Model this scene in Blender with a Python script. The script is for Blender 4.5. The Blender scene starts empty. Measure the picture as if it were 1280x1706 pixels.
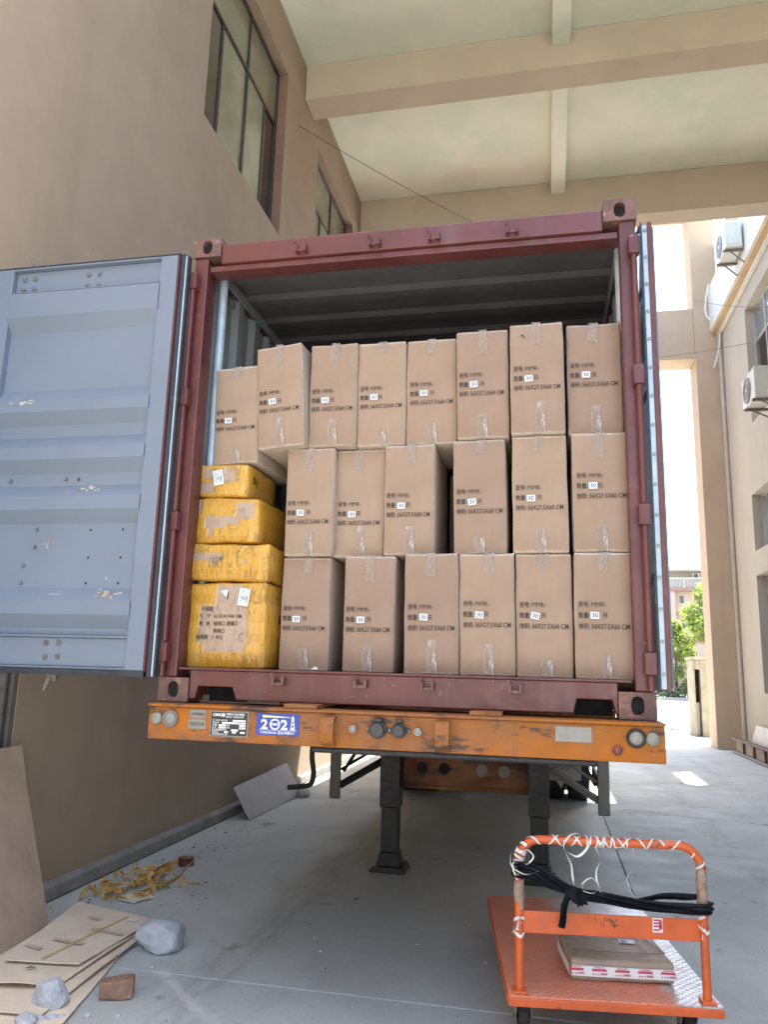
import bpy, bmesh, math, random
from mathutils import Vector, Matrix, Euler, noise
random.seed(7)
R = math.radians
scn = bpy.context.scene
col = scn.collection

# ------------------------------------------------------------------ camera, sky, sun, exposure
CAM = (0.7396, -3.7096, 1.6)
yaw, pitch, roll, FPX = 0.211645, 0.197613, -0.027326, 1275.0
cd = bpy.data.cameras.new("camera"); cam = bpy.data.objects.new("camera", cd); col.objects.link(cam)
Mr = Matrix.Rotation(yaw, 4, 'Z') @ Matrix.Rotation(pitch, 4, 'X') @ Matrix.Rotation(roll, 4, 'Y') @ Matrix.Rotation(R(90), 4, 'X')
cam.matrix_world = Matrix.Translation(CAM) @ Mr
cd.sensor_fit = 'HORIZONTAL'; cd.sensor_width = 36.0; cd.lens = 36.0 * FPX / 1280.0
cd.clip_start = 0.05; cd.clip_end = 1500
scn.camera = cam

SUN_EL, SUN_AZ = R(68), R(45)          # azimuth measured from +Y towards +X
w = bpy.data.worlds.new("World"); scn.world = w; w.use_nodes = True
wn = w.node_tree; bg = wn.nodes["Background"]
sky = wn.nodes.new("ShaderNodeTexSky"); sky.sky_type = 'NISHITA'; sky.sun_disc = False
sky.sun_elevation = SUN_EL; sky.sun_rotation = SUN_AZ; sky.air_density = 1.3; sky.dust_density = 3.0; sky.ozone_density = 1.0
wn.links.new(sky.outputs[0], bg.inputs[0]); bg.inputs[1].default_value = 0.15
sd = bpy.data.lights.new("sun", 'SUN'); sd.energy = 3.8; sd.angle = R(0.53); sd.color = (1.0, 0.95, 0.87)
so = bpy.data.objects.new("sun", sd); col.objects.link(so)
sdir = Vector((math.sin(SUN_AZ) * math.cos(SUN_EL), math.cos(SUN_AZ) * math.cos(SUN_EL), math.sin(SUN_EL)))
so.rotation_euler = sdir.to_track_quat('Z', 'Y').to_euler(); so.location = (12, 0, 30)
scn.view_settings.view_transform = 'Standard'; scn.view_settings.look = 'None'
scn.view_settings.gamma = 1.0; scn.view_settings.use_curve_mapping = False
scn.view_settings.exposure = 2.5
try:
    scn.cycles.max_bounces = 10; scn.cycles.diffuse_bounces = 6; scn.cycles.sample_clamp_indirect = 6
    scn.cycles.use_denoising = True
except Exception:
    pass

# ------------------------------------------------------------------ materials
class NT:
    def __init__(s, m):
        s.t = m.node_tree; s.n = s.t.nodes; s.l = s.t.links
    def new(s, k, **kw):
        x = s.n.new(k)
        for a, b in kw.items(): setattr(x, a, b)
        return x
    def link(s, a, b): s.l.new(a, b)
    def sock(s, node, i, v):
        if isinstance(v, bpy.types.NodeSocket): s.link(v, node.inputs[i])
        elif v is not None: node.inputs[i].default_value = v
    def math(s, op, a, b=None, c=None, clamp=False):
        x = s.new("ShaderNodeMath", operation=op); x.use_clamp = clamp
        s.sock(x, 0, a); s.sock(x, 1, b); s.sock(x, 2, c); return x.outputs[0]
    def mix(s, f, a, b, blend='MIX'):
        x = s.new("ShaderNodeMix", data_type='RGBA', blend_type=blend)
        s.sock(x, 0, f); s.sock(x, 6, a); s.sock(x, 7, b); return x.outputs[2]
    def ramp(s, v, lo, hi, a=0.0, b=1.0):
        x = s.new("ShaderNodeMapRange", interpolation_type='SMOOTHSTEP'); x.clamp = True
        s.sock(x, 0, v)
        for i, q in enumerate((lo, hi, a, b)): x.inputs[i + 1].default_value = q
        return x.outputs[0]
    def noise(s, vec, scale, detail=4, rough=.55, dist=0.0):
        x = s.new("ShaderNodeTexNoise"); s.link(vec, x.inputs["Vector"])
        x.inputs["Scale"].default_value = scale; x.inputs["Detail"].default_value = detail
        x.inputs["Roughness"].default_value = rough; x.inputs["Distortion"].default_value = dist
        return x.outputs[0]
    def scaled(s, vec, sc, loc=(0, 0, 0)):
        x = s.new("ShaderNodeMapping"); s.link(vec, x.inputs[0]); x.inputs["Scale"].default_value = sc
        x.inputs["Location"].default_value = loc; return x.outputs[0]
    def xyz(s, vec):
        x = s.new("ShaderNodeSeparateXYZ"); s.link(vec, x.inputs[0]); return x.outputs
def c4(c): return (c[0], c[1], c[2], 1.0)
def start(name):
    m = bpy.data.materials.new(name); m.use_nodes = True; t = NT(m)
    b = t.n["Principled BSDF"]; tc = t.new("ShaderNodeTexCoord")
    oi = t.new("ShaderNodeObjectInfo")
    return m, t, b, tc.outputs["Object"], oi.outputs["Random"]
def bumpto(t, b, h, strength, dist=.01):
    x = t.new("ShaderNodeBump"); x.inputs["Strength"].default_value = strength; x.inputs["Distance"].default_value = dist
    t.link(h, x.inputs["Height"]); t.link(x.outputs[0], b.inputs["Normal"])
def mat(name, c, rough=.6, metal=0.0, var=.15, vs=3.0, spots=(), streak=None, bump=0.0, bs=80.0, rv=.1, spec=.5, rnd=0.0, bdist=.004):
    m, t, b, P, rn = start(name)
    k = t.ramp(t.noise(P, vs, 6, .6), .25, .75)
    out = t.mix(k, c4([x * (1 - var) for x in c]), c4([min(x * (1 + var), .95) for x in c]))
    if rnd:
        kk = t.math('MULTIPLY_ADD', rn, 2 * rnd, 1 - rnd)
        out = t.mix(1.0, out, t.new("ShaderNodeCombineColor").outputs[0], 'MULTIPLY') if False else out
        hs = t.new("ShaderNodeHueSaturation"); t.link(out, hs.inputs["Color"]); t.link(kk, hs.inputs["Value"]); out = hs.outputs[0]
    if streak:
        sc_, amt, scol = streak
        f = t.ramp(t.noise(t.scaled(P, (sc_, sc_, sc_ * .07)), 1.0, 5, .6), .5, .78, 0, amt)
        out = t.mix(f, out, c4(scol))
    for (scol, s_, lo, hi, amt) in spots:
        f = t.ramp(t.noise(P, s_, 8, .65), lo, hi, 0, amt)
        out = t.mix(f, out, c4(scol))
    t.link(out, b.inputs["Base Color"])
    b.inputs["Metallic"].default_value = metal; b.inputs["Specular IOR Level"].default_value = spec
    t.link(t.ramp(t.noise(P, vs * 5, 4), .3, .7, max(rough - rv, .03), min(rough + rv, 1)), b.inputs["Roughness"])
    if bump: bumpto(t, b, t.noise(P, bs, 5, .6), bump, bdist)
    return m
MT = {}
MT['tan_wall'] = mat('tan_plaster', (.36, .280, .203), .85, var=.07, vs=.8, streak=(2.2, .34, (.26, .205, .15)), spots=[((.28, .22, .165), .5, .5, .72, .35), ((.38, .31, .24), 2.2, .55, .75, .35), ((.3, .25, .21), 14, .68, .76, .35)], bump=.25, bs=45)
MT['canopy_wall'] = mat('canopy_plaster', (.80, .82, .69), .85, var=.06, vs=.9, spots=[((.62, .77, .62), .5, .45, .68, .75), ((.60, .50, .41), .8, .56, .8, .45), ((.35, .3, .25), 30, .70, .78, .35)], bump=.25, bs=30)
MT['beam_wall'] = mat('beam_plaster', (.50, .43, .32), .85, var=.07, vs=.9, spots=[((.36, .29, .21), 1.1, .52, .75, .45), ((.40, .33, .27), 22, .70, .78, .3)], streak=(2, .2, (.45, .38, .3)), bump=.25, bs=35)
MT['cream_wall'] = mat('cream_plaster', (.44, .40, .335), .85, var=.05, vs=1.0, streak=(3, .2, (.33, .29, .23)), bump=.2, bs=45)
MT['brown_wall'] = mat('brown_plaster', (.47, .355, .25), .85, var=.06, vs=1.2, streak=(4, .25, (.33, .26, .2)), bump=.2, bs=45)
MT['white_band'] = mat('white_painted_band', (.66, .66, .63), .7, var=.04, vs=2, streak=(4, .15, (.5, .48, .44)))
MT['ochre_soffit'] = mat('ochre_soffit', (.50, .36, .20), .8, var=.1)
MT['plinth'] = mat('plinth_concrete', (.20, .19, .17), .9, var=.25, vs=4, spots=[((.32, .31, .29), 9, .55, .7, .6), ((.08, .075, .07), 5, .6, .75, .6)], bump=.6, bs=40)
MT['old_concrete'] = mat('old_concrete', (.34, .30, .23), .9, var=.2, vs=4, streak=(6, .5, (.13, .12, .1)), bump=.5, bs=40)
MT['maroon'] = mat('maroon_container_paint', (.118, .033, .030), .4, var=.2, vs=3, streak=(9, .5, (.14, .085, .078)), spots=[((.20, .105, .095), 7, .60, .72, .45), ((.07, .03, .022), 15, .64, .72, .7), ((.34, .27, .25), 30, .66, .71, .65)], bump=.3, bs=35, spec=.5)
MT['casting'] = mat('worn_casting_steel', (.145, .075, .06), .6, var=.3, vs=9, spots=[((.33, .16, .08), 16, .55, .68, .7), ((.40, .31, .27), 24, .6, .68, .6), ((.07, .035, .03), 12, .62, .7, .6)], bump=.6, bs=50)
MT['door_grey'] = mat('grey_door_paint', (.172, .206, .262), .5, var=.05, vs=2, streak=(6, .16, (.17, .19, .22)), spots=[((.50, .48, .34), 5.5, .715, .74, .8), ((.34, .22, .15), 8.0, .715, .75, .75), ((.20, .18, .16), 22, .74, .76, .6)], bump=.08, bs=25)
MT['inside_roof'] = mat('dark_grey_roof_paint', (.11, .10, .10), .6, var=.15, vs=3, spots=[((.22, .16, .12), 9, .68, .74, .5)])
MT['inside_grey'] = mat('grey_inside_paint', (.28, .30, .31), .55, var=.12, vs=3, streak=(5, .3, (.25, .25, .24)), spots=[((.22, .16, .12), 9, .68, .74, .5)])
MT['pale_steel'] = mat('pale_blue_steel', (.44, .52, .58), .45, metal=.2, var=.15, vs=8, spots=[((.25, .22, .2), 20, .64, .7, .6)])
MT['gasket'] = mat('black_rubber_gasket', (.028, .032, .045), .5, var=.3, vs=6, spots=[((.16, .17, .19), 14, .6, .75, .5)])
MT['bolt'] = mat('zinc_bolt', (.24, .25, .25), .4, metal=.8, var=.25, vs=40)
MT['zinc_fork'] = mat('dull_zinc_fork', (.42, .41, .38), .45, metal=.5, var=.2, vs=20, spots=[((.2, .17, .13), 20, .6, .72, .6)])
MT['plywood'] = mat('worn_plywood', (.20, .13, .08), .7, var=.3, vs=4)
MT['black_steel'] = mat('black_steel', (.015, .013, .013), .55, var=.3, vs=7, spots=[((.07, .05, .04), 12, .6, .72, .6)], bump=.2, bs=60)
MT['grey_steel'] = mat('dusty_grey_steel', (.17, .15, .13), .6, var=.2, vs=6, spots=[((.10, .06, .04), 12, .6, .72, .6)])
MT['rubber'] = mat('tyre_rubber', (.02, .02, .021), .8, var=.3, vs=6, bump=.3, bs=60)
MT['dark'] = mat('dark_void', (.012, .011, .011), .9, var=.1)
MT['lamp_white'] = mat('frosted_lamp_plastic', (.23, .22, .185), .35, var=.1, vs=30)
MT['lamp_red'] = mat('dull_red_lamp', (.20, .055, .05), .4, var=.2, vs=20)
MT['plate_grey'] = mat('dull_metal_plate', (.24, .225, .205), .45, metal=.3, var=.1, vs=20, spots=[((.3, .27, .24), 40, .6, .7, .5)])
MT['plate_black'] = mat('black_data_plate', (.03, .032, .034), .4, var=.2, vs=20)
MT['white_print'] = mat('white_print', (.72, .72, .70), .5, var=.05, vs=40)
MT['blue_plate'] = mat('blue_sign_print', (.035, .062, .33), .4, var=.12, vs=9)
MT['yellow_print'] = mat('yellow_beam_print', (.70, .65, .25), .5, var=.1)
MT['ink'] = mat('black_carton_ink', (.03, .022, .019), .7, var=.25, vs=300)
MT['blue_ink'] = mat('blue_sticker_ink', (.06, .11, .22), .6, var=.1)
MT['sticker'] = mat('white_sticker_paper', (.72, .73, .74), .5, var=.03, vs=20)
MT['red_ink'] = mat('red_tape_ink', (.50, .05, .10), .5, var=.1, vs=50)
MT['window_frame'] = mat('bronze_window_frame', (.055, .050, .042), .45, metal=.3, var=.2, vs=8)
MT['jamb'] = mat('brown_window_reveal', (.23, .13, .095), .8, var=.1)
MT['silver_frame'] = mat('aluminium_window_frame', (.45, .46, .46), .4, metal=.5, var=.1, vs=8)
def glass_mat(name, c, rough=.08):
    m, t, b, P, rn = start(name)
    k = t.ramp(t.noise(P, 1.3, 3), .3, .7)
    t.link(t.mix(k, c4([x * .75 for x in c]), c4([x * 1.2 for x in c])), b.inputs["Base Color"])
    b.inputs["Roughness"].default_value = rough; b.inputs["Specular IOR Level"].default_value = .9
    b.inputs["Coat Weight"].default_value = .35; b.inputs["Coat Roughness"].default_value = .03
    bumpto(t, b, t.noise(P, 1.2, 2), .06, .02)
    return m
MT['olive_glass'] = glass_mat('olive_reflection_glass', (.22, .22, .14), .14)  # greenish reflection painted into the glass base colour
MT['pale_glass'] = glass_mat('pale_reflection_glass', (.30, .31, .21), .16)  # paler tint, the same reflection put into the base colour
MT['dark_glass'] = glass_mat('dark_window_glass', (.035, .03, .022))
MT['blue_glass'] = glass_mat('grey_blue_window_glass', (.20, .24, .24), .12)
MT['ac_white'] = mat('off_white_ac_shell', (.62, .64, .58), .45, var=.06, vs=5, streak=(9, .2, (.45, .43, .36)))
MT['ac_grille'] = mat('grey_fan_grille', (.12, .14, .16), .5, var=.2)
MT['pvc'] = mat('beige_pvc_pipe', (.45, .40, .33), .45, var=.08, vs=4)
MT['white_hose'] = mat('white_hose', (.66, .64, .60), .5, var=.05)
MT['wire'] = mat('dark_wire', (.05, .045, .04), .6, var=.2)
MT['black_cloth'] = mat('black_cloth', (.013, .013, .018), .9, var=.35, vs=30, bump=.5, bs=160, spec=.2)
MT['white_ribbon'] = mat('white_plastic_ribbon', (.70, .69, .64), .35, var=.12, vs=30, spots=[((.45, .38, .28), 25, .6, .75, .5)])
MT['brown_tape'] = mat('brown_packing_tape', (.30, .20, .15), .3, var=.35, vs=30, spots=[((.6, .55, .5), 60, .6, .7, .6)], bump=.6, bs=80)
MT['stone'] = mat('pale_grey_stone', (.43, .45, .48), .95, var=.16, vs=14, spots=[((.29, .29, .29), 30, .60, .72, .5), ((.60, .61, .63), 9, .55, .70, .55), ((.30, .27, .22), 5, .6, .75, .4)], bump=1.0, bs=60, bdist=.008)
MT['brick'] = mat('broken_brick', (.27, .155, .10), .95, var=.25, vs=25, spots=[((.40, .33, .27), 22, .54, .64, .7), ((.16, .07, .05), 12, .58, .72, .7)], bump=1.0, bs=45, bdist=.01)
MT['amber_tape'] = None
MT['yellow_strap'] = mat('yellow_plastic_strap', (.60, .42, .05), .4)
MT['faded_tape'] = mat('faded_brown_tape', (.52, .42, .32), .4, var=.12, vs=20, spots=[((.6, .52, .42), 30, .6, .72, .5)])
MT['paper'] = mat('cream_paper', (.62, .60, .45), .7, var=.06, vs=9)
MT['red_core'] = mat('maroon_tape_roll', (.10, .02, .018), .35, var=.2)
MT['leaf_green'] = mat('green_leaf', (.07, .16, .03), .6, var=.3, vs=40)
MT['dry_leaf'] = mat('dry_brown_litter', (.06, .045, .032), .8, var=.4, vs=40)
MT['sheet_metal'] = mat('dull_sheet_metal', (.30, .28, .265), .5, metal=.1, var=.10, vs=1.5, spots=[((.24, .19, .15), 1.6, .5, .75, .5)])
MT['bark'] = mat('tree_bark', (.12, .085, .06), .9, var=.3, vs=8, bump=.6, bs=30)
MT['leaf_a'] = mat('sunny_leaf', (.36, .41, .085), .6, var=.35, vs=2.5, rnd=.1)
MT['leaf_b'] = mat('deep_leaf', (.21, .30, .075), .6, var=.35, vs=2.5)
for k_ in ('leaf_a', 'leaf_b'):
    t_ = NT(MT[k_]); b_ = t_.n["Principled BSDF"]; tr_ = t_.new("ShaderNodeBsdfTranslucent"); ms_ = t_.new("ShaderNodeMixShader"); ms_.inputs[0].default_value = .45
    src = b_.inputs["Base Color"].links[0].from_socket; t_.link(src, tr_.inputs[0]); t_.link(b_.outputs[0], ms_.inputs[1]); t_.link(tr_.outputs[0], ms_.inputs[2]); t_.link(ms_.outputs[0], t_.n["Material Output"].inputs[0])
MT['hedge'] = mat('hedge_leaf', (.045, .05, .03), .7, var=.5, vs=3)
MT['far_wall'] = mat('far_pink_plaster', (.40, .30, .24), .85, var=.05, vs=.6)
MT['far_band'] = mat('far_brown_band', (.25, .15, .11), .8, var=.1)
MT['far_white'] = mat('far_white_metal', (.55, .53, .48), .5, var=.05)
MT['blue_door'] = mat('dark_blue_door_paint', (.03, .055, .095), .5, var=.25, vs=3, spots=[((.05, .1, .11), 4, .55, .7, .6)])

def orange_mat(name, base, faded, dirt_amt, top_dirt=0):
    m, t, b, P, rn = start(name)
    k = t.ramp(t.noise(t.scaled(P, (1, 1, 2.5)), 1.3, 6, .6), .38, .62)
    out = t.mix(k, c4(base), c4(faded))
    out = t.mix(t.ramp(t.noise(t.scaled(P, (1.1, 1, 2), (3.3, 0, 1)), 1.1, 5, .6), .46, .62, 0, .75), out, c4((.24, .11, .05)))      # dusty pink brown bloom
    out = t.mix(t.ramp(t.noise(t.scaled(P, (22, 22, 2.2)), 1, 6, .6), .54, .72, 0, .45), out, c4((.17, .10, .075)))
    out = t.mix(t.ramp(t.noise(P, 7, 7, .7), .58, .66, 0, .8), out, c4((.16, .075, .04)))                  # rust
    out = t.mix(t.ramp(t.noise(t.scaled(P, (2.2, 1, 6), (0, 0, .3)), 1.6, 7, .7), .53, .62, 0, dirt_amt), out, c4((.05, .042, .038)))  # grease smears
    out = t.mix(t.ramp(t.noise(t.scaled(P, (3, 3, 60)), 1, 5, .7), .66, .70, 0, .5), out, c4((.55, .27, .07)))   # fresh scrapes
    out = t.mix(t.ramp(t.noise(P, 30, 6, .7), .66, .70, 0, dirt_amt), out, c4((.055, .04, .033)))
    t.link(out, b.inputs["Base Color"]); t.link(t.ramp(t.noise(P, 9, 4), .3, .7, .55, .85), b.inputs["Roughness"]); b.inputs['Specular IOR Level'].default_value = .25
    bumpto(t, b, t.noise(P, 30, 6), .35, .004)
    return m
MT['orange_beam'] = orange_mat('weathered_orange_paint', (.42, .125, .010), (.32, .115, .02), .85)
MT['orange_frame'] = orange_mat('dirty_shaded_chassis_paint', (.15, .042, .012), (.08, .03, .016), .9)  # darkened in the colour for shade under the trailer, besides the dirt
MT['cart_orange'] = mat('orange_cart_paint', (.58, .105, .022), .42, var=.15, vs=6, spots=[((.34, .09, .045), 4, .5, .7, .6), ((.13, .05, .03), 13, .60, .66, .85), ((.40, .30, .26), 30, .68, .72, .6)], bump=.15, bs=40)

def carton_mat(name, c, hz):
    m, t, b, P, rn = start(name)
    o = t.xyz(P)
    k = t.ramp(t.noise(P, 4, 5), .3, .7)
    out = t.mix(k, c4([x * .93 for x in c]), c4([x * 1.07 for x in c]))
    fl = t.ramp(t.noise(t.scaled(P, (230, 230, 3)), 1, 3, .6), .35, .65, .0, .09)      # corrugation lines
    out = t.mix(fl, out, c4([x * .78 for x in c]))
    out = t.mix(t.ramp(t.noise(t.scaled(P, (26, 26, 3)), 1, 4), .55, .75, 0, .22), out, c4((c[0] * .8, c[1] * .76, c[2] * .7)))
    # pale scuffed flap edges near the top and foot of the carton
    n = t.noise(P, 60, 4)
    top = t.ramp(t.math('ADD', o[2], t.math('MULTIPLY', n, .022)), hz - .006, hz + .008, 0, .8)
    bot = t.ramp(t.math('ADD', o[2], t.math('MULTIPLY', n, -.022)), .002, -.010, 0, .65)
    sidee = t.ramp(t.math('ADD', t.math('ABSOLUTE', o[0]), t.math('MULTIPLY', n, .010)), .1345, .1415, 0, .55)
    out = t.mix(t.math('MAXIMUM', sidee, t.math('MAXIMUM', top, bot)), out, c4((.52, .46, .39)))
    out = t.mix(t.ramp(t.noise(P, 17, 5, .6), .68, .74, 0, .3), out, c4((c[0] * .62, c[1] * .58, c[2] * .52)))
    hs = t.new("ShaderNodeHueSaturation"); t.link(out, hs.inputs["Color"])
    t.link(t.math('MULTIPLY_ADD', rn, .24, .88), hs.inputs["Value"]); t.link(t.math('MULTIPLY_ADD', rn, .012, .494), hs.inputs["Hue"])
    t.link(hs.outputs[0], b.inputs["Base Color"]); b.inputs["Roughness"].default_value = .72
    b.inputs["Specular IOR Level"].default_value = .35
    hgt = t.math('ADD', t.noise(t.scaled(P, (230, 230, 3)), 1, 2), t.math('MULTIPLY', t.noise(P, 9, 4), 2.2))
    bumpto(t, b, hgt, .22, .004)
    return m
MT['carton'] = carton_mat('brown_kraft_carton', (.325, .222, .158), .6)
MT['kraft'] = mat('kraft_board', (.40, .30, .22), .75, var=.1, vs=4, spots=[((.27, .17, .11), 3, .55, .75, .4), ((.45, .36, .28), 9, .62, .75, .4)], bump=.2, bs=40)
MT['kraft_flat'] = mat('skylit_kraft_board', (.66, .55, .42), .75, var=.1, vs=4, spots=[((.40, .29, .20), 3, .55, .75, .45), ((.45, .36, .28), 9, .62, .75, .4)], bump=.2, bs=40)  # kraft lightened in colour for the stronger light on boards lying flat
MT['kraft_edge'] = mat('kraft_board_edge', (.22, .14, .09), .8, var=.3, vs=40)
MT['parcel'] = mat('grey_brown_parcel', (.33, .26, .20), .6, var=.12, vs=6, spots=[((.18, .12, .09), 9, .63, .72, .5), ((.44, .38, .33), 5, .58, .75, .5)], bump=.3, bs=20)

def clear_tape_mat():
    m, t, b, P, rn = start('clear_packing_tape')
    wr = t.noise(t.scaled(P, (70, 70, 14)), 1, 5, .7, 1.2)
    hi = t.ramp(wr, .56, .66)
    out = t.mix(t.math('MULTIPLY', hi, .8), c4((.52, .44, .37)), c4((.78, .76, .74)))
    t.link(out, b.inputs["Base Color"]); b.inputs["Roughness"].default_value = .18; b.inputs["Specular IOR Level"].default_value = .7
    bumpto(t, b, wr, .9, .012)
    t.link(t.ramp(wr, .42, .66, .28, .95), b.inputs["Alpha"])
    return m
MT['clear_tape'] = clear_tape_mat()

def yellow_tape_mat(name, rects, seed):
    """Carton wound in translucent yellow tape; rects = bare board windows (x0,x1,z0,z1) on the box."""
    m, t, b, P, rn = start(name)
    o = t.xyz(P)
    jx = t.math('MULTIPLY', t.math('SUBTRACT', t.noise(t.scaled(P, (5, 5, 26), (seed, 0, 0)), 1, 3), .5), .012)
    jz = t.math('MULTIPLY', t.math('SUBTRACT', t.noise(t.scaled(P, (22, 22, 5), (0, seed, 0)), 1, 3), .5), .014)
    x = t.math('ADD', o[0], jx); z = t.math('ADD', o[2], jz)
    bare = None
    for (a, b2, c_, d) in rects:
        f = t.math('MULTIPLY', t.math('MULTIPLY', t.ramp(x, a - .006, a + .012), t.ramp(x, b2 + .006, b2 - .012)), t.math('MULTIPLY', t.ramp(z, c_ - .005, c_ + .010), t.ramp(z, d + .005, d - .010)))
        bare = f if bare is None else t.math('MAXIMUM', bare, f)
    def strips(v, wid, ph):
        q = t.math('MULTIPLY_ADD', v, 1 / wid, ph); f = t.math('FRACT', q); wn_ = t.new("ShaderNodeTexWhiteNoise"); wn_.noise_dimensions = '1D'; t.link(t.math('FLOOR', q), wn_.inputs["W"])
        return wn_.outputs["Value"], t.math('MULTIPLY', t.ramp(f, .0, .03), t.ramp(f, 1.0, .97))
    wz = t.math('ADD', o[2], t.math('MULTIPLY', jz, .25)); wx = t.math('ADD', o[0], t.math('MULTIPLY', jx, .25))
    v1, e1 = strips(wz, .052, seed * .37); v2, e2 = strips(wx, .075, seed * .71)
    lay = t.math('MULTIPLY_ADD', v1, .5, t.math('MULTIPLY', v2, .5))
    lay = t.math('ADD', t.math('MULTIPLY', lay, .75), t.math('MULTIPLY', t.noise(P, 8, 4), .3))
    tape = t.mix(t.ramp(lay, .0, 1.05), c4((.50, .235, .016)), c4((.66, .36, .045)))
    tape = t.mix(t.math('MULTIPLY', t.math('SUBTRACT', 1.0, t.math('MULTIPLY', e1, e2)), .16), tape, c4((.78, .55, .2)))
    wr = t.noise(t.scaled(P, (26, 26, 9), (seed, 0, 0)), 1, 5, .6, 1.2)
    ridge = t.math('ABSOLUTE', t.math('SUBTRACT', wr, .5))
    crease = t.ramp(ridge, .022, .0)
    crease = t.math('MULTIPLY', crease, t.ramp(t.noise(P, 7, 3), .46, .62))
    tape = t.mix(t.math('MULTIPLY', crease, .8), tape, c4((.86, .70, .38)))  # bright crinkle highlights painted into the tape colour
    board = t.mix(t.ramp(t.noise(t.scaled(P, (200, 200, 3)), 1, 3), .3, .7), c4((.37, .27, .20)), c4((.43, .32, .25)))
    if bare is None: out = tape
    else: out = t.mix(t.math('MULTIPLY', bare, .93), tape, board)
    t.link(out, b.inputs["Base Color"])
    b.inputs["Roughness"].default_value = .2; b.inputs["Specular IOR Level"].default_value = .75
    h = t.math('ADD', t.math('MULTIPLY', crease, .8), t.math('MULTIPLY', wr, 1.0))
    if bare is not None: h = t.math('MULTIPLY', h, t.math('SUBTRACT', 1.0, t.math('MULTIPLY', bare, .75)))
    bumpto(t, b, h, .8, .014)
    return m
MT['amber_tape'] = mat('crumpled_amber_tape', (.55, .30, .07), .3, var=.3, vs=12, spots=[((.7, .55, .3), 30, .62, .7, .6)], bump=.4, bs=40)

def ground_mat():
    m, t, b, P, rn = start('trodden_concrete')
    o = t.xyz(P)
    k = t.ramp(t.noise(P, .55, 6, .6), .3, .7)
    out = t.mix(k, c4((.36, .38, .362)), c4((.48, .50, .478)))
    out = t.mix(t.ramp(t.noise(t.scaled(P, (1.2, .5, 1)), 1.6, 7, .65), .52, .72, 0, .55), out, c4((.32, .32, .31)))
    out = t.mix(t.ramp(t.noise(P, 5, 7, .7), .57, .72, 0, .3), out, c4((.58, .585, .565)))
    out = t.mix(t.ramp(t.noise(P, 48, 5, .75), .55, .68, 0, .5), out, c4((.19, .19, .18)))
    out = t.mix(t.ramp(t.noise(P, 130, 3, .7), .62, .72, 0, .35), out, c4((.46, .455, .44)))
    for xx_, am in ((-.95, .30), (.88, .34), (2.4, .22), (3.35, .2)):      # worn tyre tracks
        d_ = t.math('ABSOLUTE', t.math('ADD', t.math('SUBTRACT', o[0], xx_), t.math('MULTIPLY', t.math('SUBTRACT', t.noise(P, .5, 2), .5), .35)))
        f_ = t.math('MULTIPLY', t.ramp(d_, .17, .06), t.ramp(t.noise(t.scaled(P, (14, 2.5, 1)), 1, 5, .7), .40, .62, 0, am)); out = t.mix(f_, out, c4((.17, .168, .16)))
    # oil drips under the chassis
    out = t.mix(t.ramp(t.noise(P, 2.1, 4, .55), .64, .72, 0, .6), out, c4((.085, .08, .075)))
    def line(px, py, qx, qy, wid, amp, colr, amt, sc=3.0):
        L = math.hypot(qx - px, qy - py); ex, ey = (qx - px) / L, (qy - py) / L
        dx = t.math('SUBTRACT', o[0], px); dy = t.math('SUBTRACT', o[1], py)
        u = t.math('ADD', t.math('MULTIPLY', dx, ex), t.math('MULTIPLY', dy, ey))
        v = t.math('ADD', t.math('MULTIPLY', dx, -ey), t.math('MULTIPLY', dy, ex))
        nz = t.math('MULTIPLY', t.math('SUBTRACT', t.noise(P, sc, 6, .7), .5), amp)
        d = t.math('ABSOLUTE', t.math('ADD', v, nz))
        f = t.math('MULTIPLY', t.ramp(d, wid, wid * .35), t.math('MULTIPLY', t.ramp(u, 0, .12), t.ramp(u, L, L - .12)))
        f = t.math('MULTIPLY', f, t.ramp(t.noise(P, 9, 3), .28, .46))
        nonlocal out
        out = t.mix(t.math('MULTIPLY', f, amt), out, c4(colr))
    dk = (.07, .066, .062)
    line(1.45, 6.35, 4.7, 5.35, .012, .35, dk, .85, 1.2)
    line(1.4, 4.95, 3.6, 4.6, .007, .25, dk, .5, 1.2)
    line(-1.2, 5.6, 1.2, 5.75, .006, .3, dk, .5, 1.2)
    line(2.2, 2.4, 4.6, 2.1, .006, .25, dk, .6, 1.2)
    line(-2.4, 3.2, 1.2, 3.0, .005, .2, dk, .45, 1.2)
    line(-.9, 1.2, 1.3, 1.1, .004, .2, dk, .35, 1.2)
    # chalky dust rubbed off the stones
    line(-1.30, .42, -.78, -.12, .035, .10, (.60, .60, .59), .55, 7)
    line(-1.45, .48, -1.15, .30, .05, .10, (.55, .55, .54), .5, 7)
    line(-1.0, .15, -.35, -.5, .03, .2, (.52, .52, .51), .4, 7)
    t.link(out, b.inputs["Base Color"])
    t.link(t.ramp(t.noise(P, 3, 4), .3, .7, .62, .9), b.inputs["Roughness"])
    hh = t.math('ADD', t.noise(P, 90, 4), t.math('MULTIPLY', t.noise(P, 6, 4), 1.5))
    bumpto(t, b, hh, .3, .006)
    return m
MT['ground'] = ground_mat()
MT['ground_far'] = mat('pale_yard_concrete', (.34, .33, .31), .85, var=.12, vs=.25, spots=[((.25, .24, .22), .8, .55, .75, .4)])

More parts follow.
